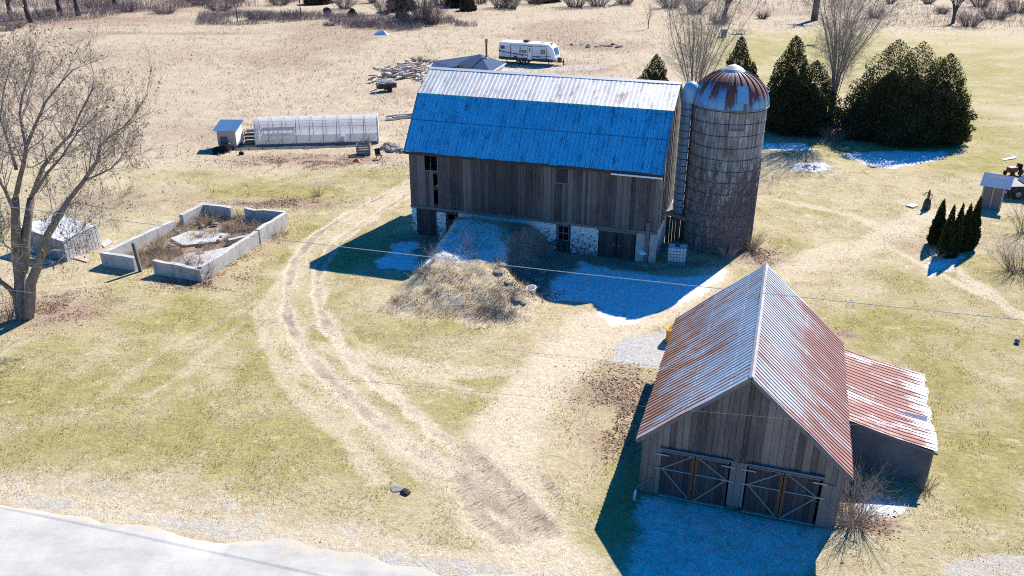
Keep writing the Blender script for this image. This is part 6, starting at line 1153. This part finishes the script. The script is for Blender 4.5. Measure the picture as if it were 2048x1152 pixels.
x, y = GXY(47, 638); m = MB(); m.tube([(-.45, -.1, .12), (.0, 0, .14), (.45, .14, .13)], .09, 8); o = m.build("white_pipe", M_WHITE, None); o.location = (x, y, gz(x, y)); prop(o, "short white pipe on the leaves at the foot of the big bare tree", "pipe")

# ------------------------------------------------------------------ things round the barn and garage
x, y = GXY(1352, 529); ibc = thing("tote_tank", "white caged plastic tote tank between barn corner and silo", "tank", (x, y, gz(x, y)), -0.22)
m = MB(); m.box(-.56, .56, -.02, .94, .16, 1.12); m.build("bottle", flat_mat("milky_plastic", (0.70, 0.75, 0.80), .4), ibc, bevel=.06)
m = MB(); m.lathe([(0.0, 0), (.16, 0), (.16, .06), (0, .07)], 14, (0, .45, 1.12)); m.build("filler_cap", M_CHAR, ibc)
m = MB(); m.box(-.6, .6, -.06, .98, 0, .14); m.build("pallet_base", M_STEELGREY, ibc)
m = MB()
for k in range(7): xx = -.6 + 1.2 * k / 6; m.tube([(xx, -.06, .1), (xx, -.06, 1.16)], .014, 4); m.tube([(xx, .98, .1), (xx, .98, 1.16)], .014, 4)
for k in range(1, 5): yy = -.06 + 1.04 * k / 5; m.tube([(.6, yy, .1), (.6, yy, 1.16)], .014, 4); m.tube([(-.6, yy, .1), (-.6, yy, 1.16)], .014, 4)
for zz in (.3, .5, .72, .94, 1.16): m.tube([(-.6, -.06, zz), (.6, -.06, zz), (.6, .98, zz), (-.6, .98, zz), (-.6, -.06, zz)], .014, 4)
for yy in (.2, .72): m.tube([(-.6, yy, 1.16), (.6, yy, 1.16)], .016, 4)
m.build("cage", M_STEELGREY, ibc)
def pallet(label, px, py, z, rot):
    x, y, z = surf(px, py); T = thing("pallet", label, "pallet", (x, y, z + .28)); T.rotation_euler = rot
    for k in range(6): m = MB(); m.box(-.6, .6, -.5 + k * .182, -.5 + k * .182 + .10, .10, .125); m.build("top_board", M_TRIM, T)
    for xx in (-.56, 0, .52): m = MB(); m.box(xx - .02, xx + .05, -.5, .51, 0, .10); m.build("stringer", M_TRIM, T)
pallet("grey wooden pallet leaning on the slope below the barn stable window", 1113, 496, .55, (-.42, .3, .75)); pallet("small blue-grey pallet leaning by the dead stalks on the shaded bank edge", 1040, 556, .45, (.6, -.2, .3))
x, y, z = surf(1064, 586); m = MB(); m.lathe([(0, 0), (.26, 0), (.36, .32), (.40, .34), (.40, .38), (.33, .38), (.22, .07), (0, .06)], 18); o = m.build("white_tub", M_WHITE, None, smooth=False); o.location = (x, y, z + .05); o.rotation_euler = (.25, -.15, 0); o.scale = (.80, .66, .95); prop(o, "old white tub standing at the sunny edge of the bank", "tub")
board("broken_plank", "pale weathered plank lying below the white tub", "plank", ((1042, 592), (1050, 587), (1078, 580), (1078, 586)), .25, M_WOODL); board("broken_plank", "short pale plank on the grass edge right of the white tub", "plank", ((1072, 590), (1094, 584), (1100, 589), (1078, 596)), .06, M_WOODL)
for k, (px, py, z, s) in enumerate(((1004, 530, .7, .3), (998, 546, .8, .34), (1034, 600, .3, .26), (1046, 606, .2, .22), (1016, 566, .6, .26), (1050, 545, .2, .35), (1075, 560, .1, .3), (1085, 545, .1, .35))):
    x, y, z = surf(px, py); rock("bank_stone", "grey retaining stone on the broken right edge of the earth bank", x, y, (s * 1.2, s, s * .8), 500 + k, group="stones along the bank edge")
x, y = GXY(1281, 520, .1); rock("snow_lump", "small lump of old snow against the barn pier", x, y, (.42, .35, .42), 520, M_WHITE, cat="snow").location.z = 0.55
x, y = GXY(1338, 700); yl = thing("yellow_attachment", "yellow tractor attachment poking out behind the west eave of the garage", "implement", (x + .28, y + 0.6, 0), -.3); yl.scale = (.85,) * 3
M_YEL = flat_mat("yellow_paint", (0.70, 0.42, 0.03), .5)
m = MB(); m.prism([(0, .1), (.9, .1), (1.0, .5), (.55, 1.05), (.1, .95)], 'x', -.45, -.39); m.prism([(0, .1), (.9, .1), (1.0, .5), (.55, 1.05), (.1, .95)], 'x', .39, .45); m.box(-.39, .39, 0, .06, .1, .95); m.box(-.39, .39, .06, .9, .1, .15); m.build("bucket", M_YEL, yl)
m = MB(); m.beam((-.3, .3, .9), (.1, .9, 1.25), .10, .14); m.build("arm", M_YEL, yl)
x, y = GXY(1268, 1001); m = MB(); m.tube([(0, 0, 0), (.0, .0, .55)], .05, 8); o = m.build("marker_pipe", flat_mat("pale_blue_plastic", (0.45, 0.65, 0.80), .5), None); o.location = (x, y, 0); o.rotation_euler = (.1, .05, 0); prop(o, "short pale blue pipe standing at the left front corner of the garage", "pipe")
x, y = GXY(793, 977); rock("sunken_stone", "flat grey stone sunk in the front lawn left of the muddy tyre marks", x, y, (.34, .3, .10), 530); x, y = GXY(812, 985); rock("turf_clod", "dark clod of turf beside the flat stone in the front lawn", x, y, (.26, .18, .24), 531, flat_mat("dark_turf", (.08, .06, .045), .95, 0, .3), cat="clod")

# ------------------------------------------------------------------ right side: wood shelter, pump, slab, board, ball, truck
g0, g1 = np.array(GXY(1957, 414)), np.array(GXY(2000, 421)); d = g1 - g0; ws = float(np.hypot(*d)); ya = math.atan2(d[1], d[0]); sf = thing("wood_shelter", "small plywood lean-to shelter with blue ribbed roof on the right lawn", "shelter", (g0[0], g0[1], gz(*g0)), ya)
m = MB(); m.prism([(.04, 0), (1.2, 0), (1.2, 2.35), (.04, 1.85)], 'x', 0.05, ws - .05); m.build("plywood_panel", wood_mat("grey_plywood", (0.17, 0.14, 0.145), (0.26, 0.22, 0.22), hue_var=False), sf)
for xx in (0, ws / 2 - .06, ws - .12): m = MB(); m.box(xx, xx + .12, -.03, .035, 0, 1.83); m.build("post", M_PLY, sf)
rib_sheet("roof", M_BLUEROOF, sf, (-.25, -.3, 1.80), (1, 0, 0), (0, 1.75, .62), ws + .6, math.hypot(1.75, .62), .2, .02, rows=2)
x, y = GXY(1852, 418); hpmp = thing("hand_pump", "rusty old hand water pump on a dark base left of the columnar cedars", "pump", (x, y, gz(x, y)), .3)
m = MB(); m.lathe([(.30, 0), (.28, .5), (.2, .8), (.12, .85), (0, .86)], 10); m.build("base", M_CHAR, hpmp); m = MB(); m.lathe([(.1, .85), (.11, 1.3), (.08, 1.32), (.05, 1.55), (0, 1.56)], 10); m.build("pump_body", M_RUSTPOST, hpmp); m = MB(); m.tube([(0, 0, 1.4), (-.3, 0, 1.35), (-.55, 0, 1.15)], .03, 6); m.build("pump_handle", M_RUSTPOST, hpmp); m = MB(); m.tube([(.1, 0, 1.15), (.3, 0, 1.12), (.34, 0, 1.0)], .04, 6); m.build("spout", M_RUSTPOST, hpmp)
board("white_slab", "bright white flat slab on the grass left of the hand pump", "slab", ((1812, 413), (1822, 410), (1836, 413), (1826, 417)), .03, M_WHITE, .08)
board("pale_board", "long pale board lying on the green grass above the truck", "board", ((2003, 320), (2028, 315), (2034, 317), (2008, 322)), .03, M_WHITE, .08)
x, y = GXY(2033, 687); m = MB(); m.lathe([(.14 * math.sin(math.pi * k / 10), .14 - .14 * math.cos(math.pi * k / 10)) for k in range(11)], 16); o = m.build("play_ball", flat_mat("purple_ball", (.22, .16, .32), .4), None, smooth=True); o.location = (x, y, gz(x, y)); prop(o, "small purple ball alone on the right lawn", "ball")
x, y = GXY(2009, 398); trk = thing("pickup_truck", "dark pickup truck cut off by the right edge, nose beside the plywood shelter", "truck", (x, y, gz(x, y)), -0.12)
M_TRK = flat_mat("dark_blue_grey_paint", (0.018, 0.022, 0.032), .5, 0, .05, spec=.3)
# local x runs along the truck from its nose
m = MB(); m.prism([(0, .45), (5.4, .45), (5.4, 1.25), (3.6, 1.25), (3.6, 1.15), (1.45, 1.12), (.1, 1.02), (0, .8)], 'y', 0, 1.95); m.build("body", M_TRK, trk, bevel=.06)
m = MB(); m.prism([(1.4, 1.12), (3.6, 1.14), (3.45, 1.85), (2.1, 1.88)], 'y', .12, 1.83); m.build("cab", M_TRK, trk, bevel=.05)
m = MB(); m.add([(1.44, .22, 1.17), (1.44, 1.73, 1.17), (2.06, 1.65, 1.83), (2.06, .30, 1.83)], [(0, 1, 2, 3)]); ws_ = m.build("windshield", flat_mat("sky_reflection_glass", (.25, .35, .42), .08, .3), trk); ws_.location = (-.03, 0, .01)  # pale blue base paints the sky's reflection into the windshield
m = MB(); m.box(1.75, 3.35, .105, .118, 1.22, 1.72); m.build("side_window", M_GLASS, trk)
m = MB(); m.box(-.12, .05, .0, 1.95, .45, .68); m.build("bumper", M_STEELGREY, trk); m = MB(); m.box(-.03, .02, .45, 1.5, .7, .98); m.build("grille", M_CHAR, trk)
for yy in (.08, 1.55): m = MB(); m.box(-.04, .03, yy, yy + .32, .75, .97); m.build("headlight", M_WHITE, trk)
for xx in (.95, 4.3):
    for yy in (-.03, 1.73): m = MB(); m.tube([(xx, yy, .40), (xx, yy + .25, .40)], .40, 16); wh = m.build("wheel", M_BLACK, trk); m = MB(); m.tube([(xx, yy - .012, .40), (xx, yy + .02, .40)], .22, 12); m.build("rim", M_STEELGREY, wh)
x, y = GXY(2014, 352); gt = thing("garden_tractor", "small dark red machine standing behind the nose of the dark truck", "machine", (x, y, gz(x, y)), .4); M_RED = flat_mat("red_paint", (.16, .02, .03), .5)
m = MB(); m.box(0, .9, -.25, .25, .3, .75); m.build("hood", M_RED, gt, bevel=.05); m = MB(); m.box(.95, 1.3, -.28, .28, .45, .55); m.box(1.25, 1.33, -.28, .28, .55, .95); m.build("seat", M_BLACK, gt)
for xx, rr in ((.15, .2), (1.15, .28)):
    for yy in (-.42, .28): m = MB(); m.tube([(xx, yy, rr), (xx, yy + .14, rr)], rr, 12); m.build("wheel", M_BLACK, gt)
m = MB(); m.tube([(.85, 0, .7), (1.0, 0, 1.0)], .03, 6); m.build("steering_post", M_WHITE, gt)

# ------------------------------------------------------------------ far things
x, y = GXY(655, 31); m = MB(); m.tube([(0, -.75, .8), (0, .75, .8)], .82, 20); o = m.build("round_bale", flat_mat("dark_old_hay", (.055, .04, .03), .95, 0, .3), None); o.location = (x, y, gz(x, y)); o.rotation_euler = (0, 0, .35); prop(o, "dark old round hay bale alone in the far field", "hay bale")
x, y = GXY(762, 70); m = MB(); m.add([(-1.3, -.5, 0), (1.2, -.6, 0), (1.5, .6, 0), (-1.1, .7, 0), (-.7, .1, .6), (.4, 0, .75), (.9, .2, .3)], [(0, 1, 5, 4), (1, 6, 5), (1, 2, 6), (2, 3, 4, 5, 6), (3, 0, 4), (3, 2, 1, 0)]); o = m.build("tarp_bundle", flat_mat("pale_blue_tarp", (.50, .66, .78), .5), None); o.location = (x, y, gz(x, y)); prop(o, "crumpled pale blue tarp in the field behind the barn", "tarp")
x, y = GXY(1478, 68); pt_ = thing("picnic_table", "weathered picnic table on the far lawn above the silo", "picnic table", (x, y, gz(x, y)), .2)
m = MB(); m.box(-1.1, 1.1, -.4, .4, .74, .80); m.build("tabletop", M_WOODL, pt_)
for yy in (-.8, .55): m = MB(); m.box(-1.1, 1.1, yy, yy + .26, .44, .49); m.build("seat", M_WOODL, pt_)
for xx in (-.8, .75):
    for s_ in (-1, 1): m = MB(); m.beam((xx, s_ * .75, 0), (xx, s_ * .25, .74), .06, .1); m.build("leg", M_TRIM, pt_)
x, y = GXY(1447, 74); bx_ = thing("blue_cabinet", "small blue-grey box standing on the far lawn beside the picnic table", "box", (x, y, gz(x, y)), -.2); m = MB(); m.box(-.5, .5, -.4, .4, .08, 1.25); m.build("body", flat_mat("blue_grey_box", (.16, .22, .32), .5), bx_, bevel=.04); m = MB(); m.box(-.54, .54, -.44, .44, 1.25, 1.33); m.build("lid", M_STEELGREY, bx_)
for (px, py, rd, st, lab, sd) in ((1622, 92, 1.5, 260, "heap of grey cut branches on the far lawn between two cedars' tops", 600), (1583, 107, 1.0, 120, "smaller grey branch heap beside the pointed cedar top", 601), (1620, 335, 1.6, 90, "frosted twig litter on the lawn in front of the vase-shaped bare tree", 602)):
    x, y = GXY(px, py); shrub("branch_heap", lab, x, y, .55, rd, sd, stems=st, mat=M_TWIGD, droop=.5, thick=.03, cat="brush pile")
x0, y0 = GXY(1218, 14); x1, y1 = GXY(1244, 6); m = MB(); m.tube([(0, 0, .3), ((x1 - x0) * .5, (y1 - y0) * .5, .55), (x1 - x0, y1 - y0, 1.0)], [.16, .25, .3], 8); o = m.build("fallen_trunk", M_WOODL, None); o.location = (x0, y0, gz(x0, y0)); prop(o, "pale fallen tree trunk at the top of the far field", "fallen tree")
x, y = GXY(1192, 92)
for k in range(16): rock("dirt_clod", "brown earth clod in the spread dirt heap right of the trailer", x + rng.normal(0, 2.4), y + rng.normal(0, 1.1), tuple(rng.uniform(.25, .6, 3) * [1, 1, .7]), 620 + k, flat_mat("brown_earth", (.15, .11, .085), .95, 0, .3, 3) if k == 0 else bpy.data.materials["brown_earth"], group="earth clods in the dirt heap", cat="clod")

# ------------------------------------------------------------------ overhead wires along the road (poles stand outside the view)
M_WIRE = flat_mat("aluminium_wire", (.62, .62, .62), .45, .3); M_WIRED = flat_mat("dark_wire", (.26, .24, .22), .7)
def wire(label, pa, pb, h, rad, mat):
    a = G(*pa, h); b = G(*pb, h); d = b - a; a2 = a - d * 1.3; b2 = b + d * 1.0; pts = [a2 + (b2 - a2) * i / 40 - np.array([0, 0, .9 * (0.25 - (i / 40 - .5) ** 2) - .22]) for i in range(41)]; m = MB(); m.tube(pts, rad, 5); o = m.build("overhead_wire", mat, None); prop(o, label, "wire", "overhead wires along the road")
wire("thick pale overhead wire crossing in front of the barn foundation", (668, 492), (1527, 588), 8.6, .013, M_WIRE)
wire("thin pale overhead wire crossing the lawn below the earth bank", (360, 622), (1400, 745), 7.8, .006, M_WIRE)
wire("dark overhead wire, lowest of the three across the lawn", (450, 737), (1500, 833), 7.2, .0045, M_WIRED)
